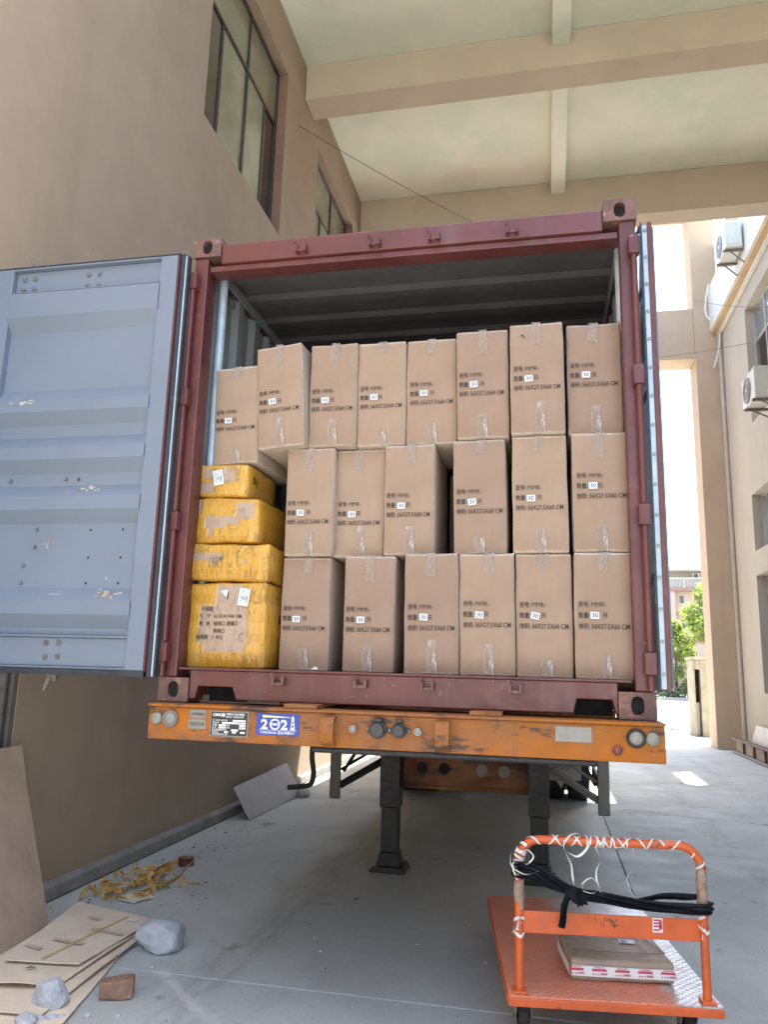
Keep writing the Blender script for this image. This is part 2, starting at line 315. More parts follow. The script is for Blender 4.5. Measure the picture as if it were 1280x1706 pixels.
def deck_mat():
    """Cart deck: orange paint worn to bright bare plate along one long edge and the far end."""
    m, t, b, P, rn = start('worn_orange_plate')
    o = t.xyz(P)
    n = t.math('MULTIPLY', t.math('SUBTRACT', t.noise(P, 5, 5, .65), .5), .30)
    e1 = t.ramp(t.math('ADD', o[0], n), .70, .76)
    e2 = t.math('MULTIPLY', t.ramp(t.math('ADD', o[1], n), 1.08, 1.16), t.ramp(t.math('ADD', o[0], n), .30, .42))
    bare = t.math('MAXIMUM', e1, e2)
    bare = t.math('MULTIPLY', bare, t.ramp(t.noise(P, 22, 4, .7), .25, .5, .45, 1))
    paint = t.mix(t.ramp(t.noise(P, 5, 6, .65), .3, .7), c4((.72, .25, .15)), c4((.60, .24, .16)))
    paint = t.mix(t.ramp(t.noise(P, 35, 5, .7), .6, .7, 0, .5), paint, c4((.17, .06, .045)))
    metalc = t.mix(t.ramp(t.noise(P, 14, 5), .35, .65), c4((.50, .44, .42)), c4((.64, .60, .58)))
    out = t.mix(bare, paint, metalc)
    t.link(out, b.inputs["Base Color"]); t.link(t.math('MULTIPLY', bare, .55), b.inputs["Metallic"])
    t.link(t.ramp(bare, 0, 1, .62, .36), b.inputs["Roughness"]); b.inputs['Specular IOR Level'].default_value = .35
    # fine tread relief: two crossed sets of short dashes
    def dash(rot):
        mp = t.new("ShaderNodeMapping"); t.link(P, mp.inputs[0]); mp.inputs["Rotation"].default_value = (0, 0, rot)
        q = t.xyz(mp.outputs[0])
        cx = t.math('PINGPONG', t.math('MULTIPLY', q[0], 34), .5); cy = t.math('PINGPONG', t.math('MULTIPLY', q[1], 34), .5)
        return t.math('MULTIPLY', t.ramp(cx, .38, .10), t.ramp(cy, .20, .05))
    bumpto(t, b, t.math('MAXIMUM', dash(R(45)), dash(R(-45))), .9, .004)
    return m
MT['deck'] = deck_mat()

# ------------------------------------------------------------------ mesh helpers
class MB:
    """Collects verts/faces (world or local) for ONE mesh object."""
    def __init__(s): s.v = []; s.f = []; s.mi = []; s.cur = 0
    def add(s, vs, fs):
        k = len(s.v); s.v += [Vector(a) for a in vs]; s.f += [tuple(i + k for i in f) for f in fs]; s.mi += [s.cur] * len(fs); return s
    def box(s, x0, x1, y0, y1, z0, z1, M=None):
        vs = [Vector((x, y, z)) for z in (z0, z1) for y in (y0, y1) for x in (x0, x1)]
        if M is not None: vs = [M @ a for a in vs]
        return s.add(vs, [(0, 2, 3, 1), (4, 5, 7, 6), (0, 1, 5, 4), (2, 6, 7, 3), (0, 4, 6, 2), (1, 3, 7, 5)])
    def rod(s, a, b, r, n=12, r2=None, caps=True):
        a, b = Vector(a), Vector(b); d = (b - a).normalized()
        u = d.orthogonal().normalized(); v = d.cross(u); r2 = r if r2 is None else r2
        vs = []
        for p_, rr in ((a, r), (b, r2)):
            for i in range(n):
                t = 2 * math.pi * i / n; vs.append(p_ + (u * math.cos(t) + v * math.sin(t)) * rr)
        fs = [(i, (i + 1) % n, n + (i + 1) % n, n + i) for i in range(n)]
        if caps: fs += [tuple(range(n - 1, -1, -1)), tuple(range(n, 2 * n))]
        return s.add(vs, fs)
    def tube(s, pts, r, n=10, caps=True):
        pts = [Vector(q) for q in pts]; vs = []; up = None
        for i, q in enumerate(pts):
            d = (pts[min(i + 1, len(pts) - 1)] - pts[max(i - 1, 0)]).normalized()
            if up is None: up = d.orthogonal().normalized()
            up = (up - d * up.dot(d)).normalized(); vv = d.cross(up)
            for k in range(n):
                t = 2 * math.pi * k / n; vs.append(q + (up * math.cos(t) + vv * math.sin(t)) * r)
        fs = []
        for i in range(len(pts) - 1):
            for k in range(n):
                a, b = i * n + k, i * n + (k + 1) % n; fs.append((a, b, b + n, a + n))
        if caps: fs += [tuple(range(n - 1, -1, -1)), tuple(range((len(pts) - 1) * n, len(pts) * n))]
        return s.add(vs, fs)
    def prism(s, poly, axis, d0, d1, M=None):
        """poly of 2-D points; axis = extrusion axis index; other two axes take the 2-D coordinates in order."""
        ax = [i for i in range(3) if i != axis]; n = len(poly); vs = []
        for d in (d0, d1):
            for (a, b) in poly:
                q = [0, 0, 0]; q[ax[0]] = a; q[ax[1]] = b; q[axis] = d; q = Vector(q); vs.append(M @ q if M is not None else q)
        return s.add(vs, [tuple(range(n - 1, -1, -1)), tuple(range(n, 2 * n))] + [(i, (i + 1) % n, n + (i + 1) % n, n + i) for i in range(n)])
    def dome(s, c, d, r, h, n=10):
        c = Vector(c); d = Vector(d).normalized(); u = d.orthogonal().normalized(); v = d.cross(u); vs = []
        rings = [(1, 0), (.92, .45), (.6, .85)]
        for (k, hh) in rings:
            for i in range(n):
                t = 2 * math.pi * i / n; vs.append(c + (u * math.cos(t) + v * math.sin(t)) * r * k + d * h * hh)
        vs.append(c + d * h); fs = []
        for j in range(2):
            for i in range(n): fs.append((j * n + i, j * n + (i + 1) % n, (j + 1) * n + (i + 1) % n, (j + 1) * n + i))
        for i in range(n): fs.append((2 * n + i, 2 * n + (i + 1) % n, 3 * n))
        return s.add(vs, fs)
    def ribbon(s, pts, side, wd):
        """flat band through pts, width wd along side vectors (one vector or a list)."""
        n = len(pts); vs = []
        for i, q in enumerate(pts):
            sv = Vector(side[i] if isinstance(side, list) else side); ww = wd[i] if isinstance(wd, list) else wd
            vs += [Vector(q) - sv * ww / 2, Vector(q) + sv * ww / 2]
        return s.add(vs, [(2 * i, 2 * i + 1, 2 * i + 3, 2 * i + 2) for i in range(n - 1)])
    def build(s, name, m, parent=None, smooth=False, bevel=0.0, seg=2, origin=None, kind=None, local=False, solid=0.0):
        me = bpy.data.meshes.new(name)
        off = Vector((0, 0, 0))
        if origin is not None: off = Vector(origin)
        elif parent is not None and not local:
            q = parent
            while q is not None: off = off + q.location; q = q.parent
        me.from_pydata([tuple(a - off) for a in s.v], [], s.f)
        bm = bmesh.new(); bm.from_mesh(me); bmesh.ops.recalc_face_normals(bm, faces=bm.faces); bm.to_mesh(me); bm.free()
        for mm in (m if isinstance(m, (list, tuple)) else [m]): me.materials.append(MT[mm] if isinstance(mm, str) else mm)
        for p_, k in zip(me.polygons, s.mi): p_.material_index = k; p_.use_smooth = smooth
        o = bpy.data.objects.new(name, me); col.objects.link(o)
        if parent is not None: o.parent = parent
        if origin is not None: o.location = off
        if solid:
            md = o.modifiers.new("solid", 'SOLIDIFY'); md.thickness = solid; md.offset = 0
        if smooth: md = o.modifiers.new("split", 'EDGE_SPLIT'); md.split_angle = R(50)
        if bevel:
            md = o.modifiers.new("bevel", 'BEVEL'); md.width = bevel; md.segments = seg; md.limit_method = 'ANGLE'; md.angle_limit = R(40)
        if kind: o["kind"] = kind
        return o
def tag(o, label, cat, group=None):
    o["label"] = label; o["category"] = cat
    if group: o["group"] = group
    return o
def thing(name, label, cat, loc=(0, 0, 0), rot=(0, 0, 0), group=None):
    o = bpy.data.objects.new(name, None); col.objects.link(o); o.location = loc; o.rotation_euler = rot
    o.empty_display_size = .2
    return tag(o, label, cat, group)
def link_mesh(name, me, parent, loc=(0, 0, 0), rot=(0, 0, 0), sc=(1, 1, 1)):
    o = bpy.data.objects.new(name, me); col.objects.link(o); o.parent = parent; o.location = loc; o.rotation_euler = rot; o.scale = sc
    return o
_txt = {}
def text_mesh(body, size, m, bold=0.0, sx=1.0, align='LEFT', gap=1.0, lines=1.0):
    key = (body, size, m, bold, sx, align, gap)
    if key in _txt: return _txt[key]
    c = bpy.data.curves.new("text", 'FONT'); c.body = body; c.size = size; c.resolution_u = 2; c.offset = bold; c.align_x = align
    c.space_character = gap; c.space_line = lines
    o = bpy.data.objects.new("text", c); col.objects.link(o)
    dg = bpy.context.evaluated_depsgraph_get()
    me = bpy.data.meshes.new_from_object(o.evaluated_get(dg))
    bpy.data.objects.remove(o); bpy.data.curves.remove(c)
    me.transform(Matrix.Diagonal((sx, 1, 1, 1))); me.transform(Matrix.Rotation(R(90), 4, 'X'))
    me.materials.clear(); me.materials.append(MT[m]); me.name = "print"
    _txt[key] = me
    return me
def write(body, size, m, parent, x, y, z, bold=0.0, sx=1.0, align='LEFT', name="print", rot=(0, 0, 0), gap=1.0, world=True, lines=1.0):
    """Lettering facing -y at (x, y, z), its baseline at z."""
    me = text_mesh(body, size, m, bold, sx, align, gap, lines)
    off = Vector((0, 0, 0)); q = parent
    while world and q is not None: off = off + q.location; q = q.parent
    return link_mesh(name, me, parent, Vector((x, y, z)) - off, rot)
def wall_grid(mb, X, s, ys, zs, openings, depth):
    """Wall sheet in plane x = X facing s (+1/-1), with window openings [(y0,y1,z0,z1)] that have reveals depth deep."""
    Y = sorted(set(list(ys) + [v for o in openings for v in o[:2]])); Z = sorted(set(list(zs) + [v for o in openings for v in o[2:]]))
    for i in range(len(Y) - 1):
        for j in range(len(Z) - 1):
            cy, cz = (Y[i] + Y[i + 1]) / 2, (Z[j] + Z[j + 1]) / 2
            if any(o[0] < cy < o[1] and o[2] < cz < o[3] for o in openings): continue
            mb.box(min(X, X - s * .25), max(X, X - s * .25), Y[i], Y[i + 1], Z[j], Z[j + 1])
    # boxes share internal faces; drop them
def clean(o):
    bm = bmesh.new(); bm.from_mesh(o.data); bmesh.ops.remove_doubles(bm, verts=bm.verts, dist=.0005)
    seen = {}
    for f in bm.faces:
        k = tuple(sorted(v.index for v in f.verts)); seen.setdefault(k, []).append(f)
    bmesh.ops.delete(bm, geom=[f for fs in seen.values() if len(fs) > 1 for f in fs], context='FACES')
    bmesh.ops.recalc_face_normals(bm, faces=bm.faces); bm.to_mesh(o.data); bm.free()

def window(root, X, s, y0, y1, z0, z1, mull, transom, frame_m, panes, inset=.14, fw=.05, fd=.05, low=()):
    """Window part: frame mesh with pane children. panes: dict (i,j)->material, i along y, j 0 below / 1 above the transom."""
    xa = X - s * inset; xb = xa - s * fd; x0, x1 = min(xa, xb), max(xa, xb)
    f = MB()
    f.box(x0, x1, y0, y0 + fw, z0, z1); f.box(x0, x1, y1 - fw, y1, z0, z1)
    f.box(x0 + .001, x1 - .001, y0 + fw, y1 - fw, z0, z0 + fw); f.box(x0 + .001, x1 - .001, y0 + fw, y1 - fw, z1 - fw, z1)
    for m_ in mull: f.box(x0 + .003, x1 - .003, m_ - fw * .45, m_ + fw * .45, z0 + fw, z1 - fw)
    if transom: f.box(x0 + .006, x1 - .006, y0 + fw, y1 - fw, transom - fw * .45, transom + fw * .45)
    for m_ in low: f.box(x0 + .008, x1 - .008, m_ - fw * .45, m_ + fw * .45, z0 + fw, transom - fw * .45)
    wo = f.build("window", frame_m, root, bevel=.004, seg=1)
    Z = [z0 + fw, transom, z1 - fw] if transom else [z0 + fw, z1 - fw]
    xm = (x0 + x1) / 2
    for j in range(len(Z) - 1):
        Y = [y0 + fw] + sorted(list(mull) + (list(low) if j == 0 else [])) + [y1 - fw]
        for i in range(len(Y) - 1):
            if panes.get((i, j), 1) is None: continue      # None leaves the pane out so sun can pass
            g = MB(); dx = random.uniform(-.006, .006)
            g.box(xm - .003 + dx, xm + .003 + dx, Y[i], Y[i + 1], Z[j], Z[j + 1])
            g.build("pane", panes.get((i, j), panes.get('all')), wo)
    return wo

# ------------------------------------------------------------------ the setting: ground in slabs
gr = MB().add([(-700, -300, -.03), (700, -300, -.03), (700, 900, -.03), (-700, 900, -.03)], [(0, 1, 2, 3)]).build("ground", 'ground_far')
gr["kind"] = "structure"
xs = [-2.53, 1.335, 4.95]; ysl = [-12, -8, -4.2, .352, 4.12, 8.06, 11.5, 14.86, 18.6, 22.4, 26.2, 30.0]
for i in range(2):
    for j in range(len(ysl) - 1):
        MB().box(xs[i] + .004, xs[i + 1] - .004, ysl[j] + .004, ysl[j + 1] - .004, -.028, 0).build("concrete_slab", 'ground', gr, bevel=.005, seg=2)
for j in range(7, len(ysl) - 1):
    MB().box(4.954, 9.2, ysl[j] + .004, ysl[j + 1] - .004, -.028, 0).build("concrete_slab", 'ground', gr, bevel=.005, seg=2)

# ------------------------------------------------------------------ factory building on the left (x = -2.6)
XL = -2.6
lb = thing("factory_building", "tan plastered factory wall with upper bronze windows beside the open grey container door", "building", (XL, 0, 0))
wins = [(2.58, 4.86, 7.05, 9.46), (6.30, 8.45, 7.05, 9.40)]
mb = MB(); wall_grid(mb, XL, 1, [-16, 26], [0, 10.9], wins + [(-.35, .76, 0, 2.05)], .2)
o = mb.build("wall", 'tan_wall', lb); clean(o)
pl_ = MB(); pl_.prism([(XL + .001, 0), (XL + .075, 0), (XL + .065, .085), (XL + .001, .11)], 1, .78, 26); pl_.build("plinth", 'plinth', lb, bevel=.01)
for wi in wins:
    for ya in (wi[1] - .012, wi[0]): MB().box(XL - .24, XL - .003, ya, ya + .012, wi[2] + .001, wi[3] - .001).build("window_reveal", 'jamb', lb)
window(lb, XL, 1, wins[0][0] + .013, wins[0][1] - .013, wins[0][2], wins[0][3], [3.84], 8.66, 'window_frame',
       {(0, 0): 'dark_glass', (1, 0): 'pale_glass', (2, 0): 'pale_glass', (3, 0): 'dark_glass', 'all': 'olive_glass'}, inset=.12, low=[3.13, 4.42])  # first lower pane: dark glass painted for the dark room behind an open sash
window(lb, XL, 1, wins[1][0] + .013, wins[1][1] - .013, wins[1][2], wins[1][3], [7.48], 8.62, 'window_frame', {'all': 'pale_glass'}, inset=.12, low=[6.95])
dr = MB().box(XL - .12, XL - .07, -.33, .74, .01, 2.03).build("door", 'blue_door', lb, bevel=.004)
hb = MB(); hb.box(XL - .07, XL - .005, .715, .76, 0, 2.05); hb.box(XL - .07, XL - .02, .655, .675, .05, 2.0); hb.build("door_frame", 'grey_steel', dr)
MB().rod((XL - .07, .56, 1.0), (XL - .02, .56, 1.0), .012).rod((XL - .02, .56, 1.0), (XL - .02, .46, 1.0), .01).build("handle", 'bolt', dr)

# ------------------------------------------------------------------ canopy with beams
XR = 4.95
WY0 = -6.0
cp = thing("concrete_canopy", "pale plastered canopy roof with deep cross beams spanning between the two buildings", "canopy", (0, 0, 10.2))
MB().box(XL + .002, XR - .002, 1.15, 9.40, 10.2, 10.38).build("slab", 'canopy_wall', cp)
MB().box(XL + .004, XR - .004, 5.55, 5.98, 9.63, 10.197).build("beam", 'beam_wall', cp, bevel=.012)
o = MB().box(XL + .004, XR - .004, 8.95, 9.36, 9.42, 10.197).build("beam", 'beam_wall', cp, bevel=.012)
for (a, b_) in ((1.152, 5.548), (5.982, 8.948)):
    MB().box(.925, 1.17, a, b_, 9.96, 10.197).build("rib", 'canopy_wall', cp, bevel=.008)

# ------------------------------------------------------------------ portal frame at the far end
pf = thing("portal_frame", "tan concrete portal frame with tall openings closing the far end of the bay", "frame", (0, 14.85, 0))
MB().box(4.36, 4.945, 14.85, 15.62, 0, 13.9).build("column", 'brown_wall', pf, bevel=.012)
MB().box(XL + .002, XL + .55, 14.85, 15.62, 0, 13.9).build("column", 'brown_wall', pf, bevel=.012)
MB().box(XL + .552, 4.358, 14.87, 15.60, 9.08, 10.38).build("beam", 'brown_wall', pf, bevel=.012)
MB().box(XL + .552, 4.358, 14.87, 15.60, 13.1, 13.9).build("beam", 'brown_wall', pf, bevel=.012)

# ------------------------------------------------------------------ building on the right (x = 4.95)
rb = thing("workshop_building", "cream plastered workshop with projecting white band and grey windows beyond the container", "building", (XR, 10, 0))
rw = [(8.6, 12.62, 6.7, 9.2), (9.0, 13.05, 4.1, 5.27), (9.0, 13.1, 1.26, 3.6)]
mb = MB(); wall_grid(mb, XR, -1, [WY0, 14.84], [0, 12.0], rw, .2)
o = mb.build("wall", 'cream_wall', rb); clean(o)
q = MB(); q.box(XR + .252, 5.9, WY0, 14.84, 11.8, 12.0); q.box(7.1, XR + 8, WY0, 14.84, 11.8, 12.0); q.box(5.9, 7.1, WY0, 12.0, 11.8, 12.0); q.box(5.9, 7.1, 14.2, 14.84, 11.8, 12.0)  # gap in the roof added to let sun through to the yard floor
ro_ = q.build("roof", 'cream_wall', rb); clean(ro_)
MB().box(XR + 7.8, XR + 8, WY0, 14.84, 0, 11.797).build("back_wall", 'cream_wall', rb)
for (ya, yb) in ((WY0, WY0 + .2), (14.64, 14.84)): MB().box(XR + .252, XR + 7.797, ya, yb, 0, 11.797).build("end_wall", 'cream_wall', rb)
window(rb, XR, -1, *rw[0], [9.4, 10.2, 11.0, 11.8], 8.45, 'silver_frame', {'all': 'blue_glass', (3, 0): None, (4, 0): None}, inset=.16)  # two lower panes left out, an added path for the yard's sun patch
window(rb, XR, -1, *rw[1], [10.0, 11.0, 12.05], None, 'silver_frame', {'all': 'blue_glass', }, inset=.18)
window(rb, XR, -1, *rw[2], [10.0, 11.0, 12.05], 2.5, 'silver_frame', {'all': 'blue_glass', (0, 0): 'dark_glass', (1, 0): 'dark_glass', (2, 0): 'dark_glass', (3, 0): 'dark_glass'}, inset=.18)
MB().box(4.72, XR - .002, 9.42, 14.84, 9.74, 10.82).build("band", 'white_band', rb, bevel=.01)
MB().box(4.74, XR - .003, 9.43, 14.83, 9.66, 9.738).build("soffit", 'ochre_soffit', rb, bevel=.006)
MB().box(4.86, XR - .004, 9.44, 14.82, 9.60, 9.658).build("moulding", 'white_band', rb, bevel=.006)
dp = MB(); dp.rod((4.905, 14.74, .1), (4.905, 14.74, 9.6), .05, 16)
dpo = dp.build("drain_pipe", 'pvc', None, smooth=True, origin=(4.905, 14.74, 0)); tag(dpo, "beige plastic drain pipe running down the wall corner beside the portal column", "pipe")
for z in (2.1, 4.2, 6.6, 8.1): MB().rod((4.905, 14.74, z), (4.905, 14.74, z + .06), .057, 16).build("pipe_collar", 'pvc', dpo, smooth=True)
def curve_pts(ctrl, n=8):
    """Catmull-Rom through control points."""
    c = [Vector(q) for q in ctrl]; c = [c[0]] + c + [c[-1]]; out = []
    for i in range(1, len(c) - 2):
        for k in range(n):
            t = k / n; p0, p1, p2, p3 = c[i - 1:i + 3]
            out.append(.5 * ((2 * p1) + (-p0 + p2) * t + (2 * p0 - 5 * p1 + 4 * p2 - p3) * t * t + (-p0 + 3 * p1 - 3 * p2 + p3) * t ** 3))
    out.append(c[-2]); return out
h = MB().tube(curve_pts([(4.70, 14.6, 10.85), (4.62, 14.55, 10.5), (4.58, 14.55, 10.15), (4.66, 14.5, 9.9), (4.84, 14.4, 9.82), (4.94, 14.2, 9.85)]), .022, 8).build("hose", 'white_hose', None, smooth=True, origin=(4.7, 14.6, 10))
tag(h, "white hose looping round the lower corner of the white band", "hose")
h = MB().tube(curve_pts([(4.90, 14.62, 9.58), (4.87, 14.62, 9.3), (4.80, 14.62, 9.0), (4.72, 14.65, 8.75)]), .02, 8).build("hose", 'white_hose', None, smooth=True, origin=(4.9, 14.62, 9))
tag(h, "short white hose end hanging below the white band beside the drain pipe", "hose")
def wire(pts, r, label, sag=.1):
    a, b_ = Vector(pts[0]), Vector(pts[1]); q = []
    for i in range(17):
        t = i / 16; v = a.lerp(b_, t); v.z -= sag * 4 * t * (1 - t); q.append(v)
    o = MB().tube(q, r, 6).build("overhead_wire", 'wire', None, smooth=True, origin=tuple(a)); tag(o, label, "wire", "wires strung across the bay")
wire([(XL, 5.34, 9.05), (-.35, 9.0, 9.5)], .0045, "thin dark wire running from the factory wall up to the rear canopy beam", .05)
wire([(4.40, 14.84, 10.6), (4.95, 10.4, 8.2)], .005, "thin wire slanting from the upper portal opening to the workshop windows", .08)
wire([(3.40, 14.86, 9.15), (4.95, 12.3, 8.33)], .005, "thin wire from the portal cross beam to the workshop window corner", .03)

def ac_unit(x0, y0, z0, label, wall_x):
    t = thing("ac_unit", label, "air conditioner", (x0 + .16, y0 + .42, z0), group="air conditioner units on the workshop wall")
    MB().box(x0, x0 + .32, y0, y0 + .85, z0, z0 + .56).build("casing", 'ac_white', t, bevel=.02, seg=3)
    g = MB(); cy, cz = y0 + .5, z0 + .28
    g.rod((x0 - .002, cy, cz), (x0 - .012, cy, cz), .235, 28)
    go = g.build("fan_grille", 'ac_grille', t)
    q = MB()
    for rr in (.08, .13, .18, .23):
        q.tube([(x0 - .016, cy + rr * math.cos(a * math.pi / 14), cz + rr * math.sin(a * math.pi / 14)) for a in range(29)], .004, 5, False)
    q.dome((x0 - .012, cy, cz), (-1, 0, 0), .045, .015); q.build("grille_ring", 'ac_white', go)
    sp = MB(); sp.box(x0 + .04, x0 + .28, y0 - .012, y0 - .001, z0 + .05, z0 + .30); sp.build("service_cover", 'ac_white', t, bevel=.006)
    for yy in (y0 + .12, y0 + .68):
        b2 = MB(); b2.box(x0 - .03, wall_x, yy - .02, yy + .02, z0 - .045, z0 - .004)
        b2.rod((x0 + .10, yy, z0 - .03), (wall_x, yy, z0 - .30), .014, 6); b2.build("bracket", 'grey_steel', t)
    return t
ac_unit(4.32, 9.86, 6.32, "off white air conditioner with round fan on brackets under the workshop windows", XR)
ac_unit(4.36, 11.35, 10.0, "smaller looking air conditioner on the white band close under the canopy edge", 4.72)

# trough and board by the right wall
tr = thing("steel_trough", "low rusty steel trough with flanged rim lying along the workshop wall foot", "trough", (4.6, 12.9, 0))
q = MB(); q.box(4.62, 4.66, 11.2, 14.3, .05, .27); q.box(4.90, 4.94, 11.2, 14.3, .05, .27); q.box(4.66, 4.90, 11.2, 14.3, .05, .08); q.build("trough_wall", 'old_concrete', tr)
MB().box(4.55, 4.68, 11.15, 14.35, .272, .31).build("rim", 'casting', tr, bevel=.004)
MB().box(4.53, 4.66, 11.15, 14.35, .015, .048).build("foot_rail", 'plate_grey', tr, bevel=.004)
for yy in (11.9, 12.7, 13.5): MB().prism([(yy, .05), (yy + .02, .05), (yy + .14, .268), (yy, .268)], 0, 4.575, 4.617).build("brace", 'casting', tr)
bo = MB().prism([(11.0, 0), (13.9, 0), (13.6, .52), (11.0, .50)], 0, -.012, .012, Matrix.Translation((4.80, 0, .10)) @ Matrix.Rotation(R(10), 4, 'Y')).build("white_board", 'white_band', None, origin=(4.8, 12.5, .1))
tag(bo, "pale board propped in the steel trough against the workshop wall", "board")

# gate pillar, white block beyond the portal
gp = thing("gate_pillar", "weathered concrete gate pillar with a niche standing in the sun past the portal column", "pillar", (4.8, 18.5, 0))
q = MB(); q.box(4.68, 5.14, 18.2, 19.1, 0, 1.96); q.box(4.50, 4.548, 18.2, 19.1, 0, 1.96); q.box(4.549, 4.679, 18.2, 19.1, 1.72, 1.96); q.box(4.549, 4.679, 18.7, 19.1, 0, 1.719)
q.build("pillar_body", 'old_concrete', gp, bevel=.012)
MB().box(4.47, 5.18, 18.16, 19.14, 1.962, 2.04).build("cap", 'old_concrete', gp, bevel=.015)
MB().box(4.555, 4.67, 18.42, 18.47, .02, .86).build("niche_panel", 'far_white', gp, bevel=.01)
MB().box(4.555, 4.67, 18.44, 18.48, .865, 1.60).build("niche_opening", 'dark', gp)
bl = MB(); bl.prism([(0, .02), (.30, .02), (.34, .20), (-.06, .24)], 1, 0, .24, Matrix.Translation((4.22, 20.2, 0)) @ Matrix.Rotation(R(8), 4, 'Z')); bl.box(4.18, 4.58, 20.18, 20.5, 0, .018)
bl = bl.build("concrete_block", 'stone', None, bevel=.015, origin=(4.35, 20.3, 0)); tag(bl, "small pale concrete block alone on the sunlit yard", "block")

# distant yard: kerb, hedge, trees, building
kb = MB().box(-30, 60, 47.2, 47.5, -.02, .14).build("kerb", 'ground_far', None); kb["kind"] = "structure"
def leaves(n, fn, size, mats, seed):
    rnd = random.Random(seed); mb = MB()
    for _ in range(n):
        c, nm = fn(rnd); a = Vector((rnd.gauss(0, 1), rnd.gauss(0, 1), rnd.gauss(0, .6))).normalized(); nv = (nm + a * .7).normalized()
        u = nv.orthogonal().normalized(); u.rotate(Matrix.Rotation(rnd.uniform(0, 6.28), 3, nv)); v = nv.cross(u)
        s_ = size * rnd.uniform(.6, 1.4); mb.cur = 0 if rnd.random() < mats[0] else 1
        mb.add([c - u * s_ * .5, c + v * s_ * .3, c + u * s_ * .5, c - v * s_ * .3], [(0, 1, 2, 3)])
    return mb
def tree(x, y, hgt, rad, label, n, seed, base=.9, share=.65):
    rnd = random.Random(seed)
    t = thing("broadleaf_tree", label, "tree", (x, y, 0), group="trees across the yard")
    tk = MB(); tk.rod((x, y, 0), (x + .05, y, hgt * .45), .13, 8, .08)
    cl = []
    for k in range(9):
        a = rnd.uniform(0, 6.28); zz = rnd.uniform(base + .3, hgt - .5); f = 1 - abs((zz - hgt * .5) / (hgt * .62)) ** 1.5
        p_ = Vector((x + math.cos(a) * rad * .6 * f, y + math.sin(a) * rad * .6 * f, zz)); cl.append((p_, rad * rnd.uniform(.32, .55)))
        tk.rod((x + .03, y, min(zz * .6, hgt * .44)), tuple(p_), .045, 6, .015)
    cl.append((Vector((x, y, hgt - rad * .4)), rad * .42))
    tk.build("trunk", 'bark', t)
    def fn(r):
        c, rr = r.choice(cl); d = Vector((r.gauss(0, 1), r.gauss(0, 1), r.gauss(0, .8))).normalized()
        return c + d * rr * r.uniform(.35, 1.08) ** .7, (d + Vector((0, 0, .5))).normalized()
    leaves(n, fn, .26, (share,), seed).build("crown", ['leaf_a', 'leaf_b'], t)
tree(10.9, 49, 7.3, 1.9, "tallest yellow green tree partly hidden by the portal column", 5200, 3)
tree(9.0, 50.5, 5.2, 1.35, "shorter green tree standing next to the narrow container door edge", 3400, 5, share=.5)
tree(10.0, 52, 3.6, 1.2, "low bushy tree between the two taller trees in front of the pink building", 2400, 8, base=.3, share=.4)
def hfn(r):
    x = r.uniform(5.5, 13.5); hh = .75 + .15 * math.sin(x * 2.1) + .1 * math.sin(x * 5)
    d = Vector((0, r.uniform(-1, 1), r.uniform(.0, 1))).normalized()
    return Vector((x, 48.4 + d.y * .55, .05 + d.z * hh * r.uniform(.7, 1.05))), d
he = leaves(4200, hfn, .17, (.3,), 11).build("hedge", ['leaf_b', 'hedge'], None, origin=(9.5, 48.4, 0)); tag(he, "low dark hedge running along the kerb across the sunny yard", "hedge")
fb = thing("far_building", "pink rendered flats with balcony railing and small window behind the trees", "building", (15, 84, 0))
MB().box(4, 30, 84, 96, 0, 10.3).build("wall", 'far_wall', fb)
MB().box(13.2, 30, 86, 96, 10.62, 12.55).build("upper_wall", 'cream_wall', fb)
MB().box(12.9, 30.3, 83.4, 96.3, 12.552, 12.95).build("roof_slab", 'far_white', fb, bevel=.03)
MB().box(4, 30.2, 83.1, 96.2, 10.302, 10.62).build("balcony_slab", 'far_band', fb, bevel=.03)
rl = MB().box(13.3, 30, 83.2, 83.25, 11.62, 11.70).build("railing", 'far_white', fb)
for k in range(44): MB().box(13.35 + k * .14, 13.385 + k * .14, 83.21, 83.24, 10.62, 11.62).build("baluster", 'far_white', rl)
for k in range(4): MB().box(13.36 + k * 1.9, 13.44 + k * 1.9, 83.19, 83.26, 10.62, 11.62).build("rail_post", 'far_white', rl)
for zz in (7.75, 4.9, 2.2): MB().box(14.35, 30, 83.85, 83.998, zz, zz + .18).build("ledge", 'far_band', fb)
MB().box(12.9, 14.3, 83.4, 83.998, 0, 10.3).build("pilaster", 'far_wall', fb)
for zz in (8.95, 6.0, 3.2):
    for xx in (14.75, 19.5):
        wf = MB().box(xx, xx + .6, 83.93, 84.02, zz, zz + .95).build("window", 'far_white', fb)
        MB().box(xx + .06, xx + .54, 83.90, 83.925, zz + .06, zz + .89).build("pane", 'dark_glass', wf)
    wf = MB().box(13.0, 13.25, 83.33, 83.42, zz - .4, zz + 1.0).build("window", 'far_white', fb); MB().box(13.03, 13.22, 83.30, 83.325, zz - .35, zz + .95).build("pane", 'dark_glass', wf)
fa = thing("ac_unit", "tiny white air conditioner high on the far pink flats above the balcony railing", "air conditioner", (16.95, 85.6, 11.95))
MB().box(16.55, 17.4, 85.55, 85.99, 11.85, 12.5).build("casing", 'ac_white', fa, bevel=.03)
MB().rod((16.9, 85.548, 12.17), (16.9, 85.53, 12.17), .24, 20).build("fan_grille", 'ac_grille', fa)

